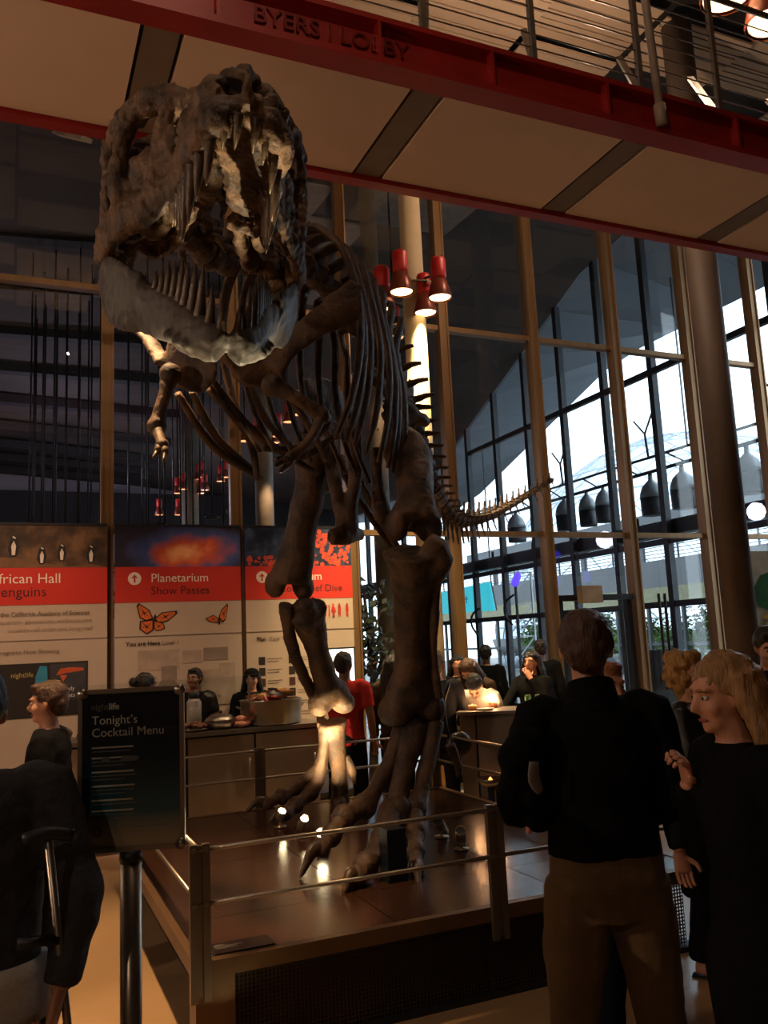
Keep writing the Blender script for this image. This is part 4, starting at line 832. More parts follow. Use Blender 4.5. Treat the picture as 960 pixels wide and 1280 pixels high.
def person(label, x, y, face, h=1.72, top=blk, bottom=blk, hair='short', hm=h_dk, skin=skin_m, lean=0, hyaw=0, hpitch=0, la=None, ra=None, legs=None, sleeve=1, hem=.86, wide=1.0, vs=.016, skirt=None, feet=shoe_m, jacket=None, curl=.5, group=None, pose_z=0, cap=None, collar=None, face_on=True, hand_up=((0,-1,.2),(0,-1,.2))):
    """local frame: x right, y forward, z up, for a 1.75 m body; arms are (elbow, wrist); 'face' is the heading, degrees from +y towards +x"""
    k = h/1.75
    root = thing('person', (x, y, pose_z), label, 'person', group, rz=-R(face))
    root.scale = (k, k, k)
    LB = rx(-R(lean)); HP = V((0,0,.95))
    def U(p): return HP+LB@(V(p)-HP)                                   # upper body leans at the hips
    NB = V((0,.0,1.5)); HM = LB @ rz(-R(hyaw)) @ rx(-R(hpitch)); NK = U(NB)
    def Hd(p): return NK+HM@(V(p)-NB)                                  # the head turns on the neck
    W_ = wide
    sh = [U((-.185*W_,-.005,1.42)), U((.185*W_,-.005,1.42))]
    la = la or ((-.25*W_,-.03,1.13), (-.26*W_,.05,.87)); ra = ra or ((.25*W_,-.03,1.13), (.26*W_,.05,.87))
    arms = [[U(p) for p in la], [U(p) for p in ra]]
    legs = legs or (((-.10,.02,.50),(-.11,-.03,.09)), ((.10,.02,.50),(.11,-.03,.09)))
    # --- body
    g = Geo(); TR = [(.86,.13,.085),(.95,.135,.09),(1.08,.125,.085),(1.22,.14,.09),(1.36,.15,.09),(1.43,.13,.08),(1.48,.07,.065)]
    fw = LB@V((0,1,0))
    g.tube([U((0,0,z)) for z, a, b in TR], [(b, a*W_) for z, a, b in TR], 18, fw, 2)
    g.tube([U((0,-.005,1.42)), NK, Hd((0,.01,1.58))], [.066,.056,.056], 12, fw, 2)
    for i, s in enumerate((-1, 1)):
        e, w = arms[i]; g.tube([sh[i]-V((s*.04,0,.0)), sh[i], (sh[i]+e)/2, e, (e+w)/2, w], [.05,.056,.05,.041,.040,.028], 10, (0,1,.2), 2)
        kn, an = legs[i]; hp = V((.09*s*W_,0,.92)); kn, an = V(kn), V(an)
        g.tube([hp, (hp+kn)/2, kn, kn.lerp(an,.35), an], [.078*W_,.066,.05,.05,.036], 12, (0,1,0), 2)
        g.tube([an+V((0,-.04,-.035)), an+V((0,.05,-.045)), an+V((.01*s,.16,-.065))], [(.035,.034),(.035,.042),(.02,.038)], 10, (0,0,1), 2)
    def E(c, r): g.ell(Hd(c), r, HM, 16, 12)
    E((0,-.012,1.668), (.077,.098,.086)); E((0,.022,1.615), (.065,.072,.085)); E((0,.045,1.562), (.048,.048,.038)); E((0,.075,1.545), (.022,.022,.02))
    for s in (-1, 1): E((.036*s,.066,1.607), (.026,.026,.028)); E((.028*s,.083,1.665), (.03,.014,.012)); E((.079*s,-.008,1.628), (.012,.022,.034))
    g.tube([Hd((0,.092,1.652)), Hd((0,.103,1.630)), Hd((0,.112,1.609)), Hd((0,.094,1.598))], [.010,.012,.015,.010], 10, HM@V((1,0,0)), 3)
    fine = vs < .012
    body = voxel(g, min(vs, .011) if fine else vs*.8, 0, 1, 2)
    g2 = Geo()
    for i, s in enumerate((-1, 1)):
        e, w = arms[i]; hand(g2, w, w-e, LB@V(hand_up[i]), s*-1 if i == 0 else -1, curl)
    bm = bmesh.new(); bm.from_mesh(body); me2 = g2.mesh('h'); bm.from_mesh(me2); bm.to_mesh(body); bm.free(); bpy.data.meshes.remove(me2)
    body.materials.clear(); body.materials.append(skin); b_o = link('body', body, None, root, True)
    if face_on:
        for s in (-1, 1):
            o = obj('eye', Geo().ell(Hd((.030*s,.082,1.640)), (.014,.010,.0085), HM, 10, 6), eye_w, b_o, True)
            obj('iris', Geo().ell(Hd((.030*s,.0905,1.640)), (.006,.003,.006), HM, 8, 6), eye_b, b_o, True)
            obj('eyebrow', Geo().tube([Hd((.014*s,.100,1.664)), Hd((.032*s,.098,1.668)), Hd((.05*s,.084,1.660))], [.004,.005,.003], 6), hm, b_o, True)
        obj('mouth', Geo().tube([Hd((-.024,.090,1.571)), Hd((0,.096,1.572)), Hd((.024,.090,1.571))], [(.003,.003),(.006,.005),(.003,.003)], 8), lip_m, b_o, True)
    # --- trousers / skirt
    if bottom is not None:
        g = Geo(); g.tube([(0,0,.80),(0,0,.90),(0,0,1.0),U((0,0,1.06))], [(.125,.15*W_),(.135,.182*W_),(.128,.172*W_),(.12,.162*W_)], 18, (0,1,0), 2)
        for i, s in enumerate((-1, 1)):
            kn, an = V(legs[i][0]), V(legs[i][1]); hp = V((.092*s*W_,0,.90))
            g.tube([hp, hp.lerp(kn,.5), kn, kn.lerp(an,.5), an+V((0,.0,.0))], [.105*W_,.098*W_,.079,.078,.075], 14, (0,1,0), 2)
        me = voxel(g, vs, .008, 9, 3, .004, 22); link('trousers', me, bottom, root, True)
    if skirt:
        zb, wb, m_ = skirt; g = Geo(); g.tube([U((0,0,1.12)),(0,0,.98),(0,0,.78),(0,0,zb)], [(.12,.158*W_),(.145,.19*W_),(.17,.21*W_),(.16*wb,.20*wb)], 20, (0,1,0), 3)
        link('skirt', voxel(g, vs, .012, 8, 3), m_, root, True)
    # --- top
    g = Geo(); T2 = [(hem,.178,.135),(.98,.182,.136),(1.10,.170,.128),(1.22,.182,.13),(1.36,.192,.128),(1.44,.158,.102),(1.485,.085,.078)]
    g.tube([U((0,0,z)) if z > .95 else V((0,0,z)) for z, a, b in T2], [(b, a*W_) for z, a, b in T2], 20, fw, 2)
    for i, s in enumerate((-1, 1)):
        e, w = arms[i]; w2 = e.lerp(w, .93)
        if sleeve >= 1: g.tube([sh[i]-V((s*.06,0,-.005)), sh[i], (sh[i]+e)/2, e, (e+w2)/2, w2], [.062,.075,.068,.06,.055,.046], 12, (0,1,.2), 2)
        else: g.tube([sh[i]-V((s*.06,0,-.005)), sh[i], sh[i].lerp(e,.7)], [.062,.075,.068], 12, (0,1,.2), 2)
    link('jacket' if jacket else 'shirt', voxel(g, vs, .010, 8, 3, .004, 20), top, root, True)
    if collar: obj('collar', Geo().tube([U((0,-.02,1.44)), U((0,-.02,1.50)), U((0,-.015,1.525))], [(.09,.095),(.078,.08),(.074,.076)], 18, fw, 2, False), collar, root, True)
    # --- shoes
    for i, s in enumerate((-1, 1)):
        an = V(legs[i][1]); g = Geo()
        g.tube([an+V((0,-.055,-.045)), an+V((0,.03,-.035)), an+V((.005*s,.10,-.052)), an+V((.01*s,.195,-.068))], [(.043,.038),(.052,.045),(.037,.05),(.018,.036)], 12, (0,0,1), 3)
        if feet is not None: obj('shoe', g, feet, root, True)
        else:
            g = Geo(); g.tube([an+V((0,-.06,-.083)), an+V((0,.06,-.083)), an+V((.01*s,.2,-.083))], [(.008,.036),(.008,.045),(.008,.04)], 10, (0,0,1), 2).tube([an+V((-.045,.09,-.075)), an+V((0,.085,-.005)), an+V((.045,.09,-.075))], [(.02,.008)]*3, 8, (0,1,0), 3)
            obj('sandal', g, shoe_m, root, True)
    # --- hair
    g = Geo()
    def HE(c, r): g.ell(Hd(c), r, HM, 18, 12)
    if hair != 'none':
        HE((0,-.022,1.684), (.088,.104,.086)); HE((0,-.062,1.635), (.076,.062,.085))
        for s in (-1, 1): HE((.066*s,-.028,1.662), (.026,.06,.055))
        if hair == 'short': HE((0,.05,1.735), (.06,.045,.022))
        if hair in ('long', 'bob'):
            ln = .34 if hair == 'long' else .14
            for a in range(-5, 6):
                t = a/5; X0 = .082*math.sin(t*1.75); Y0_ = -.03-.075*math.cos(t*1.75)
                g.tube([Hd((X0,Y0_,1.70)), Hd((X0*1.15,Y0_*1.05,1.60)), NK+LB@V((X0*1.45,Y0_*.95-.02,-.02)), NK+LB@V((X0*1.3,Y0_*.8-.05,-ln))], [.03,.034,.032,.014], 8, (0,1,0), 3)
        if hair == 'bun': HE((0,-.15,1.68), (.045,.045,.045))
        if hair == 'updo':
            HE((0,-.075,1.74), (.055,.055,.05)); HE((.02,-.05,1.775), (.035,.035,.025))
        if hair == 'curly':
            rr = random.Random(5)
            for _ in range(60):
                a = rr.uniform(0, 6.28); zz = rr.uniform(1.50, 1.76); r = .10*math.sqrt(max(.1, 1-((zz-1.66)/.13)**2)); yy = -.02+r*math.sin(a)*1.05
                if yy > .045 and zz < 1.7: continue
                HE((r*math.cos(a), yy, zz), (.03,.03,.03))
        link('hair', voxel(g, min(vs, .010), .006, 30, 1, .005, 70), hm, root, True)
    if cap:
        g = Geo(); g.ell(Hd((0,-.01,1.71)), (.094,.112,.075), HM, 18, 12); g.tube([Hd((0,.05,1.705)), Hd((0,.12,1.70)), Hd((0,.175,1.69))], [(.012,.085),(.01,.08),(.006,.05)], 12, HM@V((0,0,1)), 2); obj('cap', g, cap, root, True)
    root['_k'] = k; del root['_k']
    return root, U, Hd
# ---- nearest group
def add_strands(root, Hd, U, n, m, ln, seed):
    """long loose strands from the crown down the back"""
    rr = random.Random(seed); g = Geo()
    for _ in range(n):
        t = rr.uniform(-1, 1); t = t*1.9; X0 = .088*math.sin(t); Y0_ = -.025-.088*math.cos(t); e = rr.uniform(.8, 1.05)
        a = Hd((X0*.25, -.02+.02*math.cos(t), 1.772)); b = Hd((X0, Y0_, 1.69)); c = Hd((X0*1.12, Y0_*1.1, 1.58)); d = U((X0*1.5, Y0_-.035, 1.45)); f = U((X0*1.45+rr.uniform(-.02,.02), Y0_*.9-.06, 1.45-ln*e))
        g.tube([a,b,c,d,f], [(.006,.003),(.008,.004),(.009,.004),(.008,.004),(.003,.002)], 5, (0,1,0), 4)
    obj('hair_strands', g, m, root, True)
def at_px(p): return p
P1 = (1.889,2.534,1.498)
person('tall person in black shirt and khaki trousers seen from behind, jacket over one arm', P1[0], P1[1], 22, 1.87, blk, khaki, 'short', h_br, lean=2, hyaw=14, vs=.011, wide=1.04, hem=1.01, collar=blk,
       la=((-.27,-.05,1.15),(-.20,.19,1.10)), ra=((.25,-.03,1.14),(.10,.21,1.08)), legs=(((-.13,.02,.50),(-.15,-.03,.09)),((.14,.02,.50),(.17,-.03,.09))))
P2 = (2.634,3.254,1.505)
person('person with reddish blonde hair standing hidden behind the tall person in black', P2[0]-.12, P2[1], 205, 1.66, drk, navy, 'short', hairm('reddish_hair', (150,96,58)), vs=.016, hyaw=-20)
P3 = (2.017,2.054,1.518)
r3, U3, H3 = person('person with long straight blonde hair in black dress, face turned in profile', P3[0]+.07, P3[1], -72, 1.71, blk, blk, 'long', h_bl, lean=3, hyaw=-4, hpitch=6, vs=.011, skirt=(.52,.95,blk), hem=.9,
       ra=((.24,.05,1.13),(.12,.12,1.36)), la=((-.24,-.06,1.14),(-.20,-.16,.95)), wide=1.02, curl=1.1)
add_strands(r3, H3, U3, 150, h_bl, .22, 2)
P4 = (3.398,3.712,0.000)
person('person with golden curls in black leather jacket and sandals facing the one in profile', P4[0]+.06, P4[1]+.05, 150, 1.66, leather, blk, 'curly', h_gl, feet=None, vs=.014, hem=.8, jacket=True, hyaw=20, skirt=(.42,.9,blk),
       la=((-.25,.06,1.14),(-.06,.24,1.22)), ra=((.25,.06,1.14),(.06,.24,1.2)), curl=.9)
P5 = (4.489,4.225,1.707)
person('person in dark suit and white shirt looking down at their hands by the brown column', P5[0]+.1, P5[1], 235, 1.78, drk, drk, 'short', h_dk, hpitch=18, hyaw=-20, jacket=True, hem=.8, la=((-.27,.02,1.14),(-.05,.27,1.12)), ra=((.27,.02,1.14),(.05,.27,1.10)), vs=.016)
P6 = (0.009,2.659,1.420)
r6, U6, H6 = person('person in dark quilted jacket with white shirt tail leaning on a crutch', P6[0]-.10, P6[1], -4, 1.78, mat('quilted_jacket', (50,52,58), .7, var=.2, scale=30, bump=.6, bscale=26), blk, 'short', h_dk, vs=.012, jacket=True, hem=.92, wide=1.05,
       ra=((.27,-.10,1.15),(.215,-.13,.93)), la=((-.30,-.06,1.14),(-.30,.1,.92)), hyaw=8, curl=1.5, hand_up=((0,-1,.2),(.9,-.3,.2)))
g = Geo(); g.tube([(0,0,.85),(0,0,.92),(0,0,1.0)], [(.15,.21),(.145,.208),(.14,.2)], 20, (0,1,0), 2); obj('shirt_tail', g, white, r6, True)
# ---- middle distance
P7 = (0.218,5.360,1.588)
person('dark haired person in dark top looking sideways behind the one with the crutch', P7[0], P7[1], -75, 1.66, blk, blk, 'short', h_br, hpitch=4)
P8 = (1.150,8.111,1.525)
person('person with dark hair in a bun just behind the menu sign', P8[0], P8[1], 62, 1.62, blk, blk, 'bun', h_dk, legs=(((-.10,.12,.50),(-.11,.16,.09)),((.10,-.02,.50),(.11,-.16,.09))), skin=skin_d)
P9 = (1.898,9.722,1.490)
person('smiling server in black polo with name badge standing behind the buffet', P9[0], P9[1], 190, 1.61, blk, blk, 'short', h_dk, skin=skin_d, hyaw=25, la=((-.26,.05,1.14),(-.20,.25,1.02)), ra=((.26,.05,1.14),(.20,.25,1.02)), sleeve=.5)
P10 = (2.527,9.630,1.366)
person('server in black shirt and dark cap behind the metal food tub', P10[0], P10[1], 195, 1.56, blk, blk, 'bob', h_dk, cap=blk, la=((-.26,.05,1.12),(-.2,.25,1.02)), ra=((.26,.05,1.12),(.2,.25,1.02)))
P11 = (3.001,7.924,1.385)
person('person in red polo shirt seen from behind at the end of the buffet', P11[0], P11[1], 28, 1.72, redsh, blk, 'short', h_dk, sleeve=.5, skin=skin_d, legs=(((-.12,.04,.50),(-.16,.02,.09)),((.12,.0,.50),(.15,-.06,.09))), hyaw=10)
P12 = (3.976,7.848,1.247)
person('person in dark coat with hair pinned up, seen from behind beside the lit column', P12[0], P12[1], 30, 1.66, drk, drk, 'updo', h_br, hem=.78, jacket=True, la=((-.27,.03,1.12),(-.14,.26,1.16)), ra=((.27,.03,1.12),(.2,.2,1.0)))
P13 = (3.691,8.278,1.414)
person('long haired person in dark brown coat half hidden behind the front shin bone', P13[0], P13[1], 40, 1.66, brownc, blk, 'long', h_dk, hem=.7, jacket=True)
P14 = (4.471,8.078,1.205)
person('dark haired person in pale top bending low over the bar counter', P14[0]+.17, P14[1]+.10, 215, 1.68, white, drk, 'short', h_dk, lean=48, hpitch=15, la=((-.25,.25,1.16),(-.12,.42,1.06)), ra=((.25,.25,1.16),(.1,.42,1.06)))
P15 = (4.810,8.251,1.262)
person('brown haired person bending over behind the bar counter', P15[0]+.12, P15[1]+.38, 230, 1.70, brownc, drk, 'bob', h_br, lean=34, hpitch=12, la=((-.25,.2,1.1),(-.14,.34,1.0)), ra=((.25,.2,1.1),(.14,.34,1.0)))
P16 = (5.954,10.257,1.453)
person('person silhouetted against the daylight beyond the glass, above the bar', P16[0], P16[1], 40, 1.70, blk, blk, 'short', h_dk, face_on=False, vs=.022)
P17 = (4.930,7.733,1.392)
person('person with long dark hair touching their face, reaching towards the green cans', P17[0]+.22, P17[1]+.18, 250, 1.63, blk, blk, 'long', h_dk, la=((-.24,.12,1.2),(-.06,.12,1.47)), ra=((.24,.22,1.15),(.2,.46,1.08)), hyaw=-10, hand_up=((0,.4,1),(0,0,1)))
P18 = (6.509,9.684,1.427)
person('person standing in shadow by the gold mullion, beyond the glass', P18[0]-.05, P18[1], 20, 1.74, blk, blk, 'short', h_dk, face_on=False, vs=.022)
P19 = (5.077,9.453,1.308)
person('dark haired person half hidden by the thin gold mullion behind the bar', P19[0], P19[1], 200, 1.60, blk, blk, 'bob', h_dk, face_on=False, vs=.022)

# ---------------------------------------------------------------- banners hung on the curtain wall
b_white = mat('banner_white', (186,168,150), .7, var=.02); b_red = mat('banner_red', (196,44,30), .65, var=.02); ink_w = mat('ink_white', (235,220,205), .6, var=0); ink_k = mat('ink_dark', (60,22,20), .6, var=0); ink_g = mat('ink_grey', (120,106,94), .6, var=0); ink_b = mat('ink_black', (38,32,30), .6, var=0)
BY = 9.80; UX = (1,0,0); UZ = (0,0,1)
def flat(g, poly, y, d=.0012): return g.prism([(a, y, b) for a, b in poly], (0,-d,0))
def rect(x0, z0, x1, z1): return [(x0,z0),(x1,z0),(x1,z1),(x0,z1)]
def disc(x, z, r, n=20): return [(x+r*math.cos(2*math.pi*k/n), z+r*math.sin(2*math.pi*k/n)) for k in range(n)]
def nodes_picture(name, kind):
    m = bpy.data.materials.new(name); m.use_nodes = True; nt = m.node_tree; N = nt.nodes; L = nt.links; b = N['Principled BSDF']; b.inputs['Roughness'].default_value = .6
    tc = N.new('ShaderNodeTexCoord'); n1 = N.new('ShaderNodeTexNoise'); n1.inputs['Detail'].default_value = 7; cr = N.new('ShaderNodeValToRGB'); L.new(tc.outputs['Object'], n1.inputs[0])
    def ramp(st):
        e = cr.color_ramp.elements
        while len(e) < len(st): e.new(.5)
        for q, (p, c) in zip(e, st): q.position = p; q.color = (*lin(c), 1)
    if kind == 'nebula':
        n1.inputs['Scale'].default_value = 2.2; gr = N.new('ShaderNodeTexGradient'); gr.gradient_type = 'SPHERICAL'; mp = N.new('ShaderNodeMapping'); mp.inputs['Scale'].default_value = (1.05,1,2.4); mp.inputs['Rotation'].default_value = (0,-.5,0); mp.inputs['Location'].default_value = (-.15,0,.05); L.new(tc.outputs['Object'], mp.inputs[0]); L.new(mp.outputs[0], gr.inputs[0])
        mu = N.new('ShaderNodeMath'); mu.operation = 'MULTIPLY'; L.new(n1.outputs[0], mu.inputs[0]); L.new(gr.outputs[0], mu.inputs[1]); L.new(mu.outputs[0], cr.inputs[0]); ramp([(.0,(14,10,16)),(.12,(40,30,60)),(.24,(70,90,150)),(.36,(220,90,50)),(.5,(255,180,120))])
    elif kind == 'reef':
        n1.inputs['Scale'].default_value = 9; L.new(n1.outputs[0], cr.inputs[0]); ramp([(.4,(20,34,60)),(.55,(34,54,86)),(.68,(60,80,110))])
    else:
        n1.inputs['Scale'].default_value = 4; L.new(n1.outputs[0], cr.inputs[0]); ramp([(.35,(30,22,16)),(.5,(74,52,34)),(.65,(120,88,56))])
    L.new(cr.outputs[0], b.inputs['Base Color']); return m
def banner(x0, x1, label, pic):
    t = thing('banner', ((x0+x1)/2, BY, 0), label, 'banner')
    obj('sheet', Geo().box((x0,BY,.35),(x1,BY+.03,2.40)), b_white, t)
    obj('red_band', Geo().box((x0,BY-.004,2.37),(x1,BY+.03,2.765)), b_red, t)
    p = obj('picture', Geo().box((x0,BY-.004,2.765),(x1,BY+.03,3.235)), nodes_picture('picture_'+pic, pic), t)
    obj('top_rail', Geo().box((x0,BY-.012,3.225),(x1,BY+.04,3.25)), dark_frame, t)
    obj('fold_line', Geo().box((x0,BY-.006,1.995),(x1,BY,2.0)), ink_g, t)
    return t, p
def arrow_badge(t, x, z, r, up=True, mc=None, ma=None):
    b = obj('arrow_badge', flat(Geo(), disc(x, z, r), BY-.005, .002), mc or ink_w, t)
    a = r*.62; w = r*.13; g = Geo(); y = BY-.008
    pts = lambda q: [(x+p[0], z+p[1]) if up else (x+p[1], z-p[0]) for p in q]
    flat(g, pts([(-w,-a),(w,-a),(w,a*.8),(-w,a*.8)]), y); flat(g, pts([(0,a),(-a*.75,a*.15),(-a*.75+w*1.6,a*.05),(0,a*.62)]), y); flat(g, pts([(0,a),(0,a*.62),(a*.75-w*1.6,a*.05),(a*.75,a*.15)]), y)
    obj('arrow', g, ma or b_red, b)
def lines(t, x, z, ws, pitch, h=.014, m=None, y=None):
    for k, w in enumerate(ws): obj('print_line', Geo().box((x,(y or BY)-.0025,z-k*pitch),(x+w,(y or BY)-.0005,z-k*pitch+h)), m or ink_g, t)
yb_ = BY-.006
# 1 penguins
x0, x1 = -.42, .975
t, p = banner(x0, x1, 'hanging banner with penguins on top and red African Hall band', 'savanna')
text('lettering', 'African Hall', .150, (.50,yb_,2.60), UX, UZ, ink_w, t, .001, align='RIGHT'); text('lettering', 'Penguins', .150, (-.17,yb_,2.46), UX, UZ, ink_k, t, .001)
text('lettering', 'the California Academy of Sciences', .062, (-.09,yb_,2.255), UX, UZ, ink_g, t, .001, bold=.001); text('lettering', 'aquarium, planetarium, rainforest, and', .060, (-.11,yb_,2.175), UX, UZ, mat('ink_pale', (160,140,124), .6), t, .001)
text('lettering', 'museum—all under one living roof', .060, (-.02,yb_,2.09), UX, UZ, MATS['ink_pale'], t, .001); text('lettering', 'Programs Now Showing', .062, (-.12,yb_,1.86), UX, UZ, ink_g, t, .001)
pk = mat('print_black', (24,24,26), .6); pw = mat('print_white', (210,200,188), .6); rk = mat('print_rock', (110,78,50), .6, var=.2)
g = Geo(); flat(g, [(x0,2.766),(x1,2.766),(.8,2.80),(.55,2.775),(.3,2.82),(.1,2.86),(-.1,2.88),(x0,2.86)], BY-.0045); obj('printed_rock', g, rk, p)
for (px_, pz, s) in ((.02,2.88,.24),(-.13,2.88,.10),(.30,2.80,.20),(.50,2.83,.20),(.80,2.81,.21)):
    g = Geo(); flat(g, [(px_-.10*s,pz),(px_+.14*s,pz),(px_+.26*s,pz+.45*s),(px_+.16*s,pz+.85*s),(px_+.05*s,pz+1.0*s),(px_-.10*s,pz+.9*s),(px_-.17*s,pz+.6*s),(px_-.22*s,pz+.3*s)], BY-.006); q = obj('printed_penguin', g, pk, p)
    g = Geo(); flat(g, [(px_-.05*s,pz+.08*s),(px_+.08*s,pz+.08*s),(px_+.12*s,pz+.5*s),(px_+.02*s,pz+.72*s),(px_-.08*s,pz+.5*s)], BY-.0075); flat(g, [(px_-.04*s,pz+.86*s),(px_+.1*s,pz+.8*s),(px_+.1*s,pz+.86*s),(px_-.02*s,pz+.94*s)], BY-.0075); obj('penguin_belly', g, pw, q)
b = obj('programme_panel', Geo().box((-.30,BY-.004,1.2),(.78,BY,1.76)), ink_b, t)
obj('programme_card', Geo().box((.40,BY-.006,1.36),(.76,BY-.004,1.74)), mat('print_slate', (60,60,66), .6), t)
text('lettering', 'nightlife', .07, (.02,BY-.006,1.62), UX, UZ, mat('print_yellow', (190,170,90), .6), t, .001); text('lettering', 'Comedy', .06, (.44,BY-.007,1.46), UX, UZ, ink_w, t, .001); text('lettering', 'Beats', .06, (.52,BY-.007,1.39), UX, UZ, ink_w, t, .001)
g = Geo(); flat(g, [(.25,1.5),(.33,1.42),(.38,1.55),(.37,1.72),(.30,1.73),(.26,1.62)], BY-.007); obj('printed_fish', g, mat('print_cyan', (50,140,170), .6), t)
g = Geo(); flat(g, [(.46,1.62),(.55,1.64),(.74,1.66),(.73,1.69),(.6,1.70),(.5,1.69)], BY-.007); flat(g, [(.5,1.62),(.53,1.55),(.57,1.62)], BY-.008); obj('printed_lizard', g, mat('print_orange', (200,90,50), .6), t)
# 2 planetarium
x0, x1 = 1.055, 2.465
t, p = banner(x0, x1, 'hanging banner with a nebula, red Planetarium band and two butterflies', 'nebula')
arrow_badge(t, 1.265, 2.635, .072)
text('lettering', 'Planetarium', .136, (1.44,yb_,2.595), UX, UZ, ink_w, t, .001); text('lettering', 'Show Passes', .130, (1.44,yb_,2.455), UX, UZ, ink_k, t, .001)
mo = mat('print_monarch', (206,104,44), .6, var=.1); mk2 = mat('print_monarch_black', (36,22,18), .6)
def butterfly(cx_, cz_, s, wings):
    b = obj('printed_butterfly', flat(Geo(), [(cx_-.02*s,cz_-.3*s),(cx_+.05*s,cz_-.28*s),(cx_+.1*s,cz_+.1*s),(cx_+.06*s,cz_+.2*s),(cx_,cz_+.1*s)], BY-.0045), mk2, t)
    for w in wings:
        w = [(cx_+a*s, cz_+c*s) for a, c in w]; mx_ = (sum(a for a, c in w)/len(w), sum(c for a, c in w)/len(w))
        q = obj('printed_wing', flat(Geo(), w, BY-.0046), mk2, b); g = Geo(); n = len(w)
        for k in range(n):
            a, c = w[k], w[(k+1) % n]; f = lambda P, u: (mx_[0]+(P[0]-mx_[0])*u, mx_[1]+(P[1]-mx_[1])*u)
            flat(g, [f(a,.12), f(a,.8), f(c,.8)], BY-.006)
        obj('wing_cell', g, mo, q)
butterfly(1.47, 2.18, .30, ([(0,0),(-.15,.35),(-.55,.62),(-.62,.5),(-.5,.05),(-.25,-.08)], [(0,0),(-.5,-.05),(-.52,-.35),(-.25,-.55),(0,-.4)], [(0,0),(.3,.25),(.85,.3),(.88,.2),(.5,-.1),(.1,-.15)], [(0,-.05),(.35,-.15),(.42,-.35),(.15,-.45),(0,-.35)]))
butterfly(2.20, 2.17, .26, ([(0,0),(.1,.35),(.4,.65),(.42,.5),(.3,-.1),(.15,-.2)], [(0,0),(-.25,.15),(-.6,0),(-.4,-.15),(0,-.2)]))
text('lettering', 'You are Here', .066, (1.17,yb_,1.895), UX, UZ, ink_b, t, .001, bold=.001); text('lettering', 'Level 1', .066, (1.56,yb_,1.895), UX, UZ, ink_g, t, .001)
mapm = mat('print_map_grey', (168,150,134), .6); mapd = mat('print_map_dark', (140,124,112), .6); mapp = mat('print_map_pink', (190,130,112), .6)
for i, (a, c, d, e) in enumerate(((1.3,1.62,1.75,1.84),(1.55,1.50,1.72,1.66),(1.78,1.68,2.0,1.82),(2.02,1.70,2.30,1.84),(1.2,1.25,1.5,1.55),(1.9,1.3,2.25,1.6),(2.2,1.2,2.38,1.66),(1.6,1.15,1.85,1.4))):
    obj('map_room', Geo().box((a,BY-.003-.0004*i,c),(d,BY,e)), (mapm, mapd, mapm, mapd, mapm, mapm, mapm, mapp)[i], t)
obj('map_ring', flat(Geo(), disc(1.62,1.42,.11), BY-.007), mapd, t)
# 3 reef
x0, x1 = 2.52, 3.86
t, p = banner(x0, x1, 'hanging banner with red coral, red reef dive band and a visitor list', 'reef')
co = mat('print_coral', (196,74,52), .6, var=.25, scale=14); rr = random.Random(11); g = Geo()
for k in range(150):
    a = rr.uniform(.0, 1); xx = 3.18+a*.66; zz = 2.77+rr.uniform(0,1)*(.12+.32*math.sin(min(1, a*1.3+.15)*1.9)); r = rr.uniform(.014,.034)
    if zz < 3.2 and xx < 3.83: flat(g, disc(xx, zz, r, 7), BY-.005-.00003*k)
for k in range(50): flat(g, disc(rr.uniform(2.55,3.1), 2.78+rr.uniform(0,.09), rr.uniform(.012,.026), 7), BY-.005-.00003*k)
obj('printed_coral', g, co, p, kind='stuff')
arrow_badge(t, 2.72, 2.635, .07)
text('lettering', 'Aquarium', .136, (2.93,yb_,2.595), UX, UZ, ink_w, t, .001); text('lettering', 'Coral Reef Dive', .122, (2.93,yb_,2.455), UX, UZ, ink_k, t, .001)
arrow_badge(t, 3.37, 2.22, .075, False, b_red, b_white)
def figure(x, z, s, skirt):
    g = Geo(); flat(g, disc(x, z+.085*s, .017*s, 10), yb_+.001)
    if skirt: flat(g, [(x-.018*s,z+.06*s),(x+.018*s,z+.06*s),(x+.04*s,z-.02*s),(x-.04*s,z-.02*s)], yb_+.001)
    else: flat(g, rect(x-.022*s,z-.02*s,x+.022*s,z+.062*s), yb_+.001)
    flat(g, rect(x-.016*s,z-.095*s,x-.003*s,z-.02*s), yb_+.001); flat(g, rect(x+.003*s,z-.095*s,x+.016*s,z-.02*s), yb_+.001); obj('restroom_figure', g, b_red, t)
figure(3.68, 2.22, .8, False); figure(3.60, 2.22, .8, True); figure(3.78, 2.22, .8, False)
g = Geo(); flat(g, rect(3.50,2.15,3.51,2.29), yb_+.001); flat(g, rect(3.49,2.24,3.52,2.29), yb_+.001); obj('restaurant_fork', g, b_red, t)
g = Geo(); flat(g, rect(3.54,2.15,3.553,2.29), yb_+.001); obj('restaurant_knife', g, b_red, t)
text('lettering', 'Plan', .066, (2.64,yb_,1.89), UX, UZ, ink_b, t, .001, bold=.001); text('lettering', 'Your Visit', .066, (2.79,yb_,1.89), UX, UZ, ink_g, t, .001)
for cx_ in (2.66, 3.02, 3.38):
    for k in range(6):
        z = 1.66-.125*k; obj('list_photo', Geo().box((cx_,BY-.004,z-.045),(cx_+.075,BY,z+.045)), (pk, ink_b, mat('print_maroon', (70,36,34), .6))[k % 3], t)
        lines(t, cx_+.1, z+.015, (.18,.14), .03, .008)
sc = thing('info_screen', (3.72, BY, 1.4), 'bright white lit information screen in front of the red shirted person', 'screen')
s0 = V((3.511,9.760,1.752)); s1 = V((3.828,9.760,1.224))
obj('screen_panel', Geo().box((s0.x,9.755,s1.z),(s1.x,9.765,s0.z)), mat('screen_white', (250,250,255), .4, var=0, emit=(255,250,250), estr=1.3), sc)
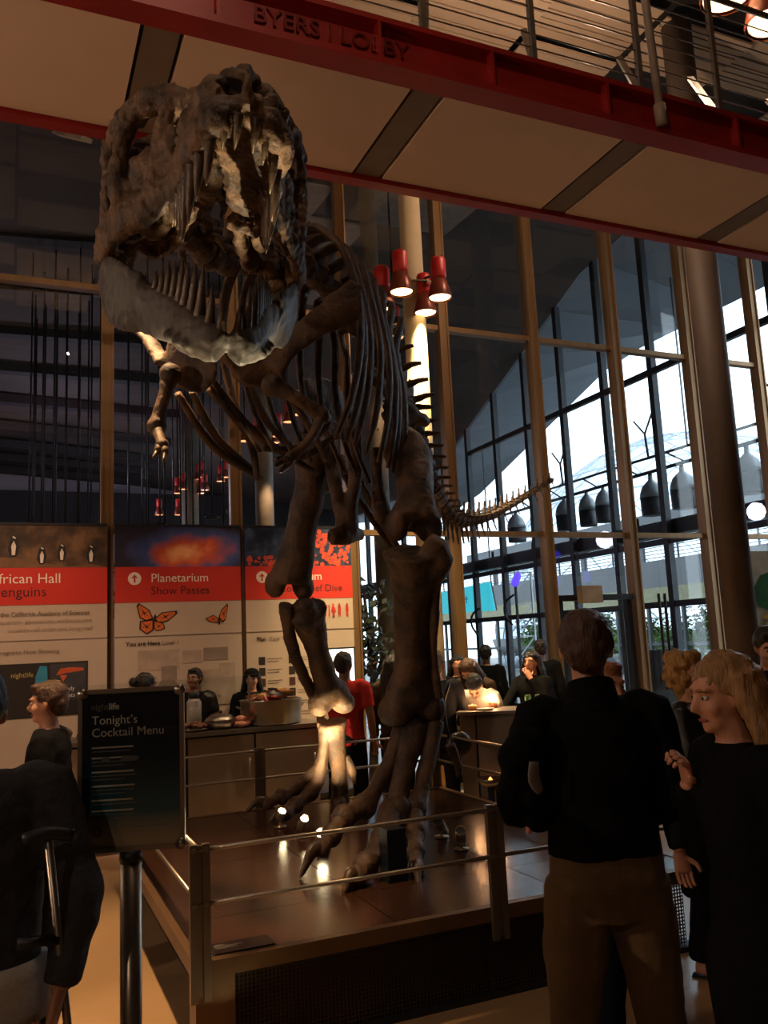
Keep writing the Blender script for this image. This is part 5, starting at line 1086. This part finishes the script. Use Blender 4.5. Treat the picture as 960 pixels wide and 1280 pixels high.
obj('case', Geo().box((s0.x-.02,9.766,s1.z-.02),(s1.x+.02,9.80,s0.z+.02)), dark_frame, sc)
# ---------------------------------------------------------------- buffet counter and what stands on it
CY0 = 8.5; cz = 1.03
bc = thing('buffet_counter', (1.7, 8.8, 0), 'stainless steel buffet counter behind the platform', 'counter')
obj('worktop', Geo().box((.2,CY0-.04,cz-.04),(2.96,CY0+.62,cz)), steel, bc)
ss = mat('stainless_panel', (172,156,134), .38, .6, var=.06, scale=3)
for k in range(4):
    a = .25+.67*k; q = obj('front_panel', Geo().box((a,CY0,.16),(a+.65,CY0+.03,cz-.06)), ss, bc); obj('panel_pull', Geo().tube([(a+.60,CY0-.02,.45),(a+.60,CY0-.02,.75)], .010, 8, sub=1).tube([(a+.60,CY0-.02,.47),(a+.60,CY0,.47)], .008, 6, sub=1).tube([(a+.60,CY0-.02,.73),(a+.60,CY0,.73)], .008, 6, sub=1), steel, q, True)
obj('carcass', Geo().box((.25,CY0+.04,.14),(2.92,CY0+.58,cz-.05)), dark_frame, bc)
for k in range(4): obj('caster', Geo().lathe([(.05,-.02),(.05,.02)], ((.35,2.85)[k % 2],(CY0+.1,CY0+.5)[k//2],.05), (1,0,0)).bar(((.35,2.85)[k % 2],(CY0+.1,CY0+.5)[k//2],.05),((.35,2.85)[k % 2],(CY0+.1,CY0+.5)[k//2],.15),.03), dark_frame, bc)
obj('sneeze_guard', Geo().box((.3,CY0+.30,cz+.22),(2.3,CY0+.31,cz+.50)), pane_m, bc)
for x in (.32,1.3,2.28): obj('guard_post', Geo().tube([(x,CY0+.305,cz),(x,CY0+.305,cz+.5)], .012, 8, sub=1), steel, bc)
# metal tub heaped with snack packets
tub = thing('metal_tub', (2.5, CY0+.28, cz), 'round shiny metal tub on the buffet heaped with snack packets', 'tub')
obj('tub_wall', Geo().lathe([(.29,0),(.31,.02),(.315,.24),(.325,.25),(.30,.25),(.295,.03),(.02,.03)], (2.5,CY0+.28,cz), n=28), mat('polished_steel', (150,146,140), .28, 1.0, var=.03), tub, True)
for s in (-1, 1): obj('tub_handle', Geo().tube([(2.5+.315*s,CY0+.22,cz+.17),(2.5+.36*s,CY0+.28,cz+.19),(2.5+.315*s,CY0+.34,cz+.17)], .010, 8), steel, tub, True)
rr = random.Random(4); pcols = [mat('packet_brown', (110,66,40), .4), mat('packet_gold', (170,120,60), .35), mat('packet_dark', (50,36,34), .4), mat('packet_red', (140,44,36), .4)]
for k in range(16):
    a = k*2.4; r = .06+.19*((k*7) % 10)/10; c = V((2.5+r*math.cos(a), CY0+.28+r*math.sin(a), cz+.20+.13*(1-r/.3)+.02*(k % 3))); M = Matrix.Rotation(rr.uniform(0,6), 3, 'Z') @ Matrix.Rotation(rr.uniform(.4,1.3), 3, 'X')
    g = Geo(); g.ell(c, (.075,.055,.022), M, 10, 6).obox(c, (.17,.10,.004), M); tag(obj('snack_packet', g, pcols[k % 4], None, True), 'crinkled snack packet heaped in the round metal tub', 'packet', 'snack packets in the metal tub')
def on_counter(x, dy, z=cz): return (x, CY0+dy, z)
fm = [mat('food_tan', (168,120,80), .6, var=.25, scale=30, bump=.5), mat('food_brown', (110,66,40), .6, var=.3, scale=30, bump=.5), mat('food_rose', (180,120,100), .6, var=.2, scale=20, bump=.4)]
def platter(x, dy, r, label, m, n=7):
    t = thing('food_platter', on_counter(x, dy), label, 'platter'); c = V(on_counter(x, dy))
    obj('tray', Geo().lathe([(r*.7,0),(r,.025),(r*.97,.028),(r*.68,.008),(.01,.008)], c, n=24), MATS['polished_steel'], t, True)
    g = Geo(); q = random.Random(int(x*100))
    for k in range(n*3): a = q.uniform(0,6.3); d = r*.72*math.sqrt(q.random()); g.ell(c+V((d*math.cos(a), d*math.sin(a), .03+.05*(1-d/r))), (q.uniform(.03,.05), q.uniform(.025,.04), q.uniform(.02,.03)), rz(q.uniform(0,3)), 8, 6)
    obj('food', g, m, t, True, kind='stuff')
platter(.75, .18, .17, 'shiny platter of tan food at the sign end of the buffet', fm[0]); platter(1.22, .2, .19, 'shiny platter of pink tinged food in front of the smiling server', fm[2]); platter(1.68, .16, .16, 'shiny platter of browned food between the two servers', fm[1])
def chafer(x, dy, label):
    t = thing('chafing_dish', on_counter(x, dy), label, 'dish'); c = V(on_counter(x, dy))
    obj('pan', Geo().lathe([(.13,0),(.16,.06),(.165,.07),(.02,.07)], c, n=24), MATS['polished_steel'], t, True); obj('lid', Geo().lathe([(.162,.07),(.15,.10),(.10,.135),(.03,.15)], c, n=24), MATS['polished_steel'], t, True); obj('knob', Geo().ell(c+V((0,0,.165)), .018), dark_frame, t, True)
chafer(1.95, .18, 'covered steel chafing dish left of the bread pile'); chafer(.40, .2, 'covered steel chafing dish at the far left end of the buffet')
t = thing('bread_pile', on_counter(2.14, .12), 'small pile of pale pink rolls beside the metal tub', 'bread')
for k, (a, b_, c_) in enumerate(((-.06,0,.035),(.05,.02,.035),(0,-.05,.035),(0,.01,.085),(.0,.08,.035))): obj('roll', Geo().ell((2.14+a,CY0+.12+b_,cz+c_), (.06,.05,.036), None, 12, 8), fm[2], t, True)
t = thing('coffee_urn', on_counter(1.75, .50), 'tall clear drink dispenser with dark lid between the two servers', 'dispenser'); c = V(on_counter(1.75, .50))
obj('jar', Geo().lathe([(.06,0),(.075,.02),(.075,.26),(.05,.30)], c, n=18), mat('frosted_jar', (150,140,130), .25), t, True); obj('lid', Geo().lathe([(.055,.30),(.055,.36),(.03,.37)], c, n=18), dark_frame, t, True); obj('tap', Geo().bar(c+V((0,-.07,.06)), c+V((0,-.11,.05)), .02), dark_frame, t)
# ---------------------------------------------------------------- bar counter on the right
bx0, bx1, by0, by1, bz = 4.62, 6.2, 7.05, 7.65, .93
B0 = V((4.043,7.566,1.099)); 
bar_m = mat('bar_laminate', (110,98,86), .5, var=.05)
bt = thing('bar_counter', ((bx0+bx1)/2, (by0+by1)/2, 0), 'grey boxy bar counter with candles and cans on top', 'counter')
bb = B0+V((0,0,0)); ax = V((.80,-.6,0)).normalized(); ay = V((.6,.80,0)).normalized(); bz = B0.z
def bp(a, b, z): return bb*1+ax*a+ay*b+V((0,0,z-bb.z))
def bbox(a0, a1, b0, b1, z0, z1): return Geo().hexa([bp(a0,b0,z0),bp(a1,b0,z0),bp(a1,b1,z0),bp(a0,b1,z0),bp(a0,b0,z1),bp(a1,b0,z1),bp(a1,b1,z1),bp(a0,b1,z1)])
obj('worktop', bbox(-.02,1.5,-.02,.55,bz-.03,bz), bar_m, bt)
for k in range(2): obj('front_panel', bbox(.17+.66*k,.17+.66*k+.64,.02,.05,.05,bz-.04), bar_m, bt)
obj('side_panel', bbox(0,.15,.05,.5,.05,bz-.04), bar_m, bt); obj('carcass', bbox(.16,1.46,.06,.52,.0,bz-.04), dark_frame, bt)
bt.location = bp(.7,.25,0); 
for ch in bt.children: ch.location = CEN[ch.name]-V(bt.location)
flame = mat('candle_glow', (255,170,90), .5, emit=(255,150,70), estr=4.0); can_g = mat('can_green', (70,120,74), .35, .4); glassw = mat('tealight_glass', (220,150,100), .3)
def candle(a, b, label):
    p = bp(a, b, bz); t = thing('tealight', p, label, 'candle'); obj('cup', Geo().lathe([(.035,0),(.045,.05),(.04,.05),(.03,.008)], p, n=14), glassw, t, True); obj('flame', Geo().lathe([(.001,.02),(.012,.035),(.001,.065)], p, n=8), flame, t, True)
    light('POINT', 'candle_light', p+V((0,0,.09)), 3.0, (1,.5,.22), size=.02)
candle(.12, .15, 'tealight candle glowing at the open end of the bar, under bending hands'); candle(.30, .40, 'tealight candle glowing farther back on the bar'); candle(1.0, .12, 'tealight candle in front of the reaching hand, beside a paper cone')
for k, a in enumerate((.66,.76)):
    p = bp(a, .30, bz); t = thing('drink_can', p, ('green drink can on the bar, nearer the bending people','green drink can on the bar, nearer the paper cone')[k], 'can'); obj('can_body', Geo().lathe([(.026,0),(.033,.01),(.033,.11),(.027,.122)], p, n=16), can_g, t, True); obj('can_lid', Geo().lathe([(.027,.121),(.027,.124)], p, n=16), steel, t)
p = bp(1.08, .1, bz); obj('paper_cone', Geo().lathe([(.005,0),(.07,.15),(.066,.15),(.002,.01)], p, (.25,-.1,1), 14), white, None, True, label='white paper snack cone glowing by a candle on the bar', cat='cone')
p = bp(.25, .15, bz); t = thing('plate', p, 'small white plate at the open end of the bar', 'plate'); obj('dish', Geo().lathe([(.06,0),(.09,.015),(.088,.018),(.05,.006),(.002,.006)], p, n=20), white, t, True)
# ---------------------------------------------------------------- menu sign on its pole
def SG(u, v, w=0):      # u right, v up, w towards the viewer
    c = V((SC.x, SC.y, 0)); return c+SU*u+V((0,0,v))+SN*w
SC = V((0.343,2.725,1.466)); SU = V((.955,-.30,0)).normalized(); SN = V((-.30,-.955,0)).normalized(); zc = SC.z
ms = thing('menu_sign', (SC.x, SC.y, 0), 'framed cocktail menu sign on a round silver pole', 'sign')
def sbox(u0, u1, v0, v1, w0, w1): return Geo().hexa([SG(u0,v0,w0),SG(u1,v0,w0),SG(u1,v0,w1),SG(u0,v0,w1),SG(u0,v1,w0),SG(u1,v1,w0),SG(u1,v1,w1),SG(u0,v1,w1)])
hw_, hh_ = .155, .235
alu = mat('silver_frame', (158,146,132), .3, .85, var=.05)
for a in ((-hw_,hw_,zc+hh_-.013,zc+hh_),(-hw_,hw_,zc-hh_,zc-hh_+.013),(-hw_,-hw_+.013,zc-hh_+.013,zc+hh_-.013),(hw_-.013,hw_,zc-hh_+.013,zc+hh_-.013)): obj('frame_bar', sbox(*a, -.012, .012), alu, ms)
for su in (-1,1):
    for sv in (-1,1): obj('frame_corner', Geo().lathe([(.016,-.013),(.016,.013)], SG(su*(hw_-.012), zc+sv*(hh_-.012)), SN, 16), alu, ms, True)
pm = bpy.data.materials.new('poster_print'); pm.use_nodes = True; nt = pm.node_tree; tc = nt.nodes.new('ShaderNodeTexCoord'); sx = nt.nodes.new('ShaderNodeSeparateXYZ'); cr = nt.nodes.new('ShaderNodeValToRGB')
nt.links.new(tc.outputs['Generated'], sx.inputs[0]); nt.links.new(sx.outputs['Z'], cr.inputs[0]); nt.links.new(cr.outputs[0], nt.nodes['Principled BSDF'].inputs['Base Color']); nt.nodes['Principled BSDF'].inputs['Roughness'].default_value = .25
e = cr.color_ramp.elements; e[0].position = .04; e[0].color = (*lin((196,168,132)),1); e[1].position = .95; e[1].color = (*lin((22,24,30)),1)
for p_, c_ in ((.13,(150,140,120)),(.22,(40,96,110)),(.45,(28,60,74)),(.7,(24,32,40))): q = e.new(p_); q.color = (*lin(c_),1)
po = obj('poster', sbox(-hw_+.013,hw_-.013,zc-hh_+.013,zc+hh_-.013,-.006,.006), pm, ms)
obj('cover', sbox(-hw_+.013,hw_-.013,zc-hh_+.013,zc+hh_-.013,.009,.0095), pane_m, ms)
def stext(b, s, u, v, m, **k): text('lettering', b, s, SG(u, zc+v, .0068), SU, UZ, m, po, .0004, **k)
sw = mat('sign_white', (228,214,196), .5, var=0); sgm = mat('sign_grey', (120,116,110), .5, var=0)
stext('night', .026, -.118, .175, sgm); stext('life', .026, -.066, .175, sw, bold=.0006)
stext('Tonight’s', .036, -.116, .132, sw); stext('Cocktail Menu', .036, -.116, .096, sw)
rr = random.Random(9); v = .062
for blk_ in range(6):
    for k, w in enumerate((.125, .12, .11)):
        if blk_ in (0, 4) and k == 2: continue
        o = obj('print_line', sbox(-.115, -.115+w*rr.uniform(.85,1.1), zc+v, zc+v+(.0045 if k == 0 else .003), .006, .0066), sw if k == 0 else sgm, po); v -= .0105
    v -= .009
for a, b_ in ((-.085,.030),(-.03,.03)): obj('print_block', sbox(a, a+(.022 if a < -.05 else .05), zc+b_-.006, zc+b_+.006, .006, .0067), sgm, po)
sun = Geo(); cu_, cv_ = -.10, -.175
for k in range(12):
    a = 2*math.pi*k/12; d = lambda r, s_: SG(cu_+r*math.cos(a)-s_*math.sin(a), zc+cv_+r*math.sin(a)+s_*math.cos(a), .0066)
    sun.prism([d(.012,-.0018), d(.021,0), d(.012,.0018)], SN*.0004)
    b2 = 2*math.pi*(k+1)/12; rr_ = lambda r, q: SG(cu_+r*math.cos(q), zc+cv_+r*math.sin(q), .0066); sun.prism([rr_(.0085,a), rr_(.011,a), rr_(.011,b2), rr_(.0085,b2)], SN*.0004)
obj('sun_emblem', sun, mat('sign_dark_print', (50,48,46), .5), po)
obj('print_line', sbox(.0,.10,zc-.168,zc-.166,.006,.0066), sgm, po)
pb_ = SG(-.005, 0, -.01)
obj('pole', Geo().lathe([(.031,.03),(.031,zc-hh_-.02)], pb_, n=24), alu, ms, True); obj('clamp', Geo().lathe([(.033,zc-hh_-.035),(.033,zc-hh_)], pb_, n=24), dark_frame, ms, True); obj('base', Geo().lathe([(.19,0),(.19,.012),(.16,.028),(.04,.035)], pb_, n=32), alu, ms, True)
# ---------------------------------------------------------------- crutch, folded jacket, bag, steel bowl
c0, c1 = V((0.101,2.454,1.348)), V((0.252,2.751,0.010))
cr_ = thing('crutch', c1, 'slim metal crutch held by the person in the quilted jacket', 'crutch')
obj('shaft', Geo().tube([c0, c1+V((0,0,.03))], .011, 10, sub=1), alu, cr_, True); obj('rubber_tip', Geo().lathe([(.02,0),(.018,.03),(.012,.05)], c1, n=12), dark_frame, cr_, True)
hp = c0.lerp(c1, .2); obj('hand_grip', Geo().tube([hp, hp+V((-.10,-.02,.01))], .014, 10, sub=1), dark_frame, cr_, True); obj('top_pad', Geo().tube([c0+V((-.06,-.01,.0)), c0+V((.0,-.01,.012)), c0+V((.06,-.01,0))], .018, 10), dark_frame, cr_, True)
jk_ = thing('folded_jacket', (1.655,2.625,1.241), 'dark jacket hanging folded over the arm of the tall person in black', 'jacket')
g = Geo(); a = V((1.654,2.549,1.370)); b_ = V((1.625,2.598,1.288))
g.tube([(1.715,2.576,1.374), (1.629,2.557,1.384), (1.601,2.585,1.292), (1.578,2.615,1.172)], [(.05,.10),(.055,.11),(.05,.09),(.03,.05)], 14, (0,1,0), 4).tube([(1.703,2.586,1.347), (1.646,2.568,1.276), (1.662,2.558,1.161)], [(.05,.08),(.05,.07),(.03,.04)], 12, (0,1,0), 4)
link('cloth', voxel(g, .012, .02, 10, 2, .01, 24), blk, jk_, True)
obj('lining', Geo().tube([(1.604,2.490,1.388), (1.600,2.491,1.330), (1.626,2.497,1.288)], [(.006,.02),(.006,.025),(.005,.015)], 8, (0,1,0), 3), mat('grey_lining', (110,104,96), .6), jk_, True)
hb = V((3.765,7.066,0.862)); bg_ = thing('shoulder_bag', hb, 'dark shoulder bag hanging at the side of the person with pinned up hair', 'bag')
obj('pouch', Geo().ell(hb, (.13,.06,.11), None, 16, 10), leather, bg_, True); obj('strap', Geo().tube([hb+V((-.10,0,.06)), hb+V((-.12,.03,.35)), hb+V((-.02,.08,.55))], [(.004,.014)]*3, 8, (0,1,0), 4), leather, bg_, True)
sb = V((4.207,7.312,0.470)); t = thing('steel_bowl', (sb.x, sb.y, .0), 'small steel bowl with a candle on a low stand beside the platform', 'bowl')
obj('stand', Geo().lathe([(.12,0),(.03,.03),(.03,.40)], (sb.x,sb.y,0), n=16), dark_frame, t, True); obj('bowl', Geo().lathe([(.03,.40),(.10,.43),(.13,.49),(.125,.49),(.09,.44),(.002,.42)], (sb.x,sb.y,0), n=24), MATS['polished_steel'], t, True); obj('candle_flame', Geo().lathe([(.002,.44),(.03,.46),(.002,.50)], (sb.x,sb.y,0), n=10), flame, t, True)
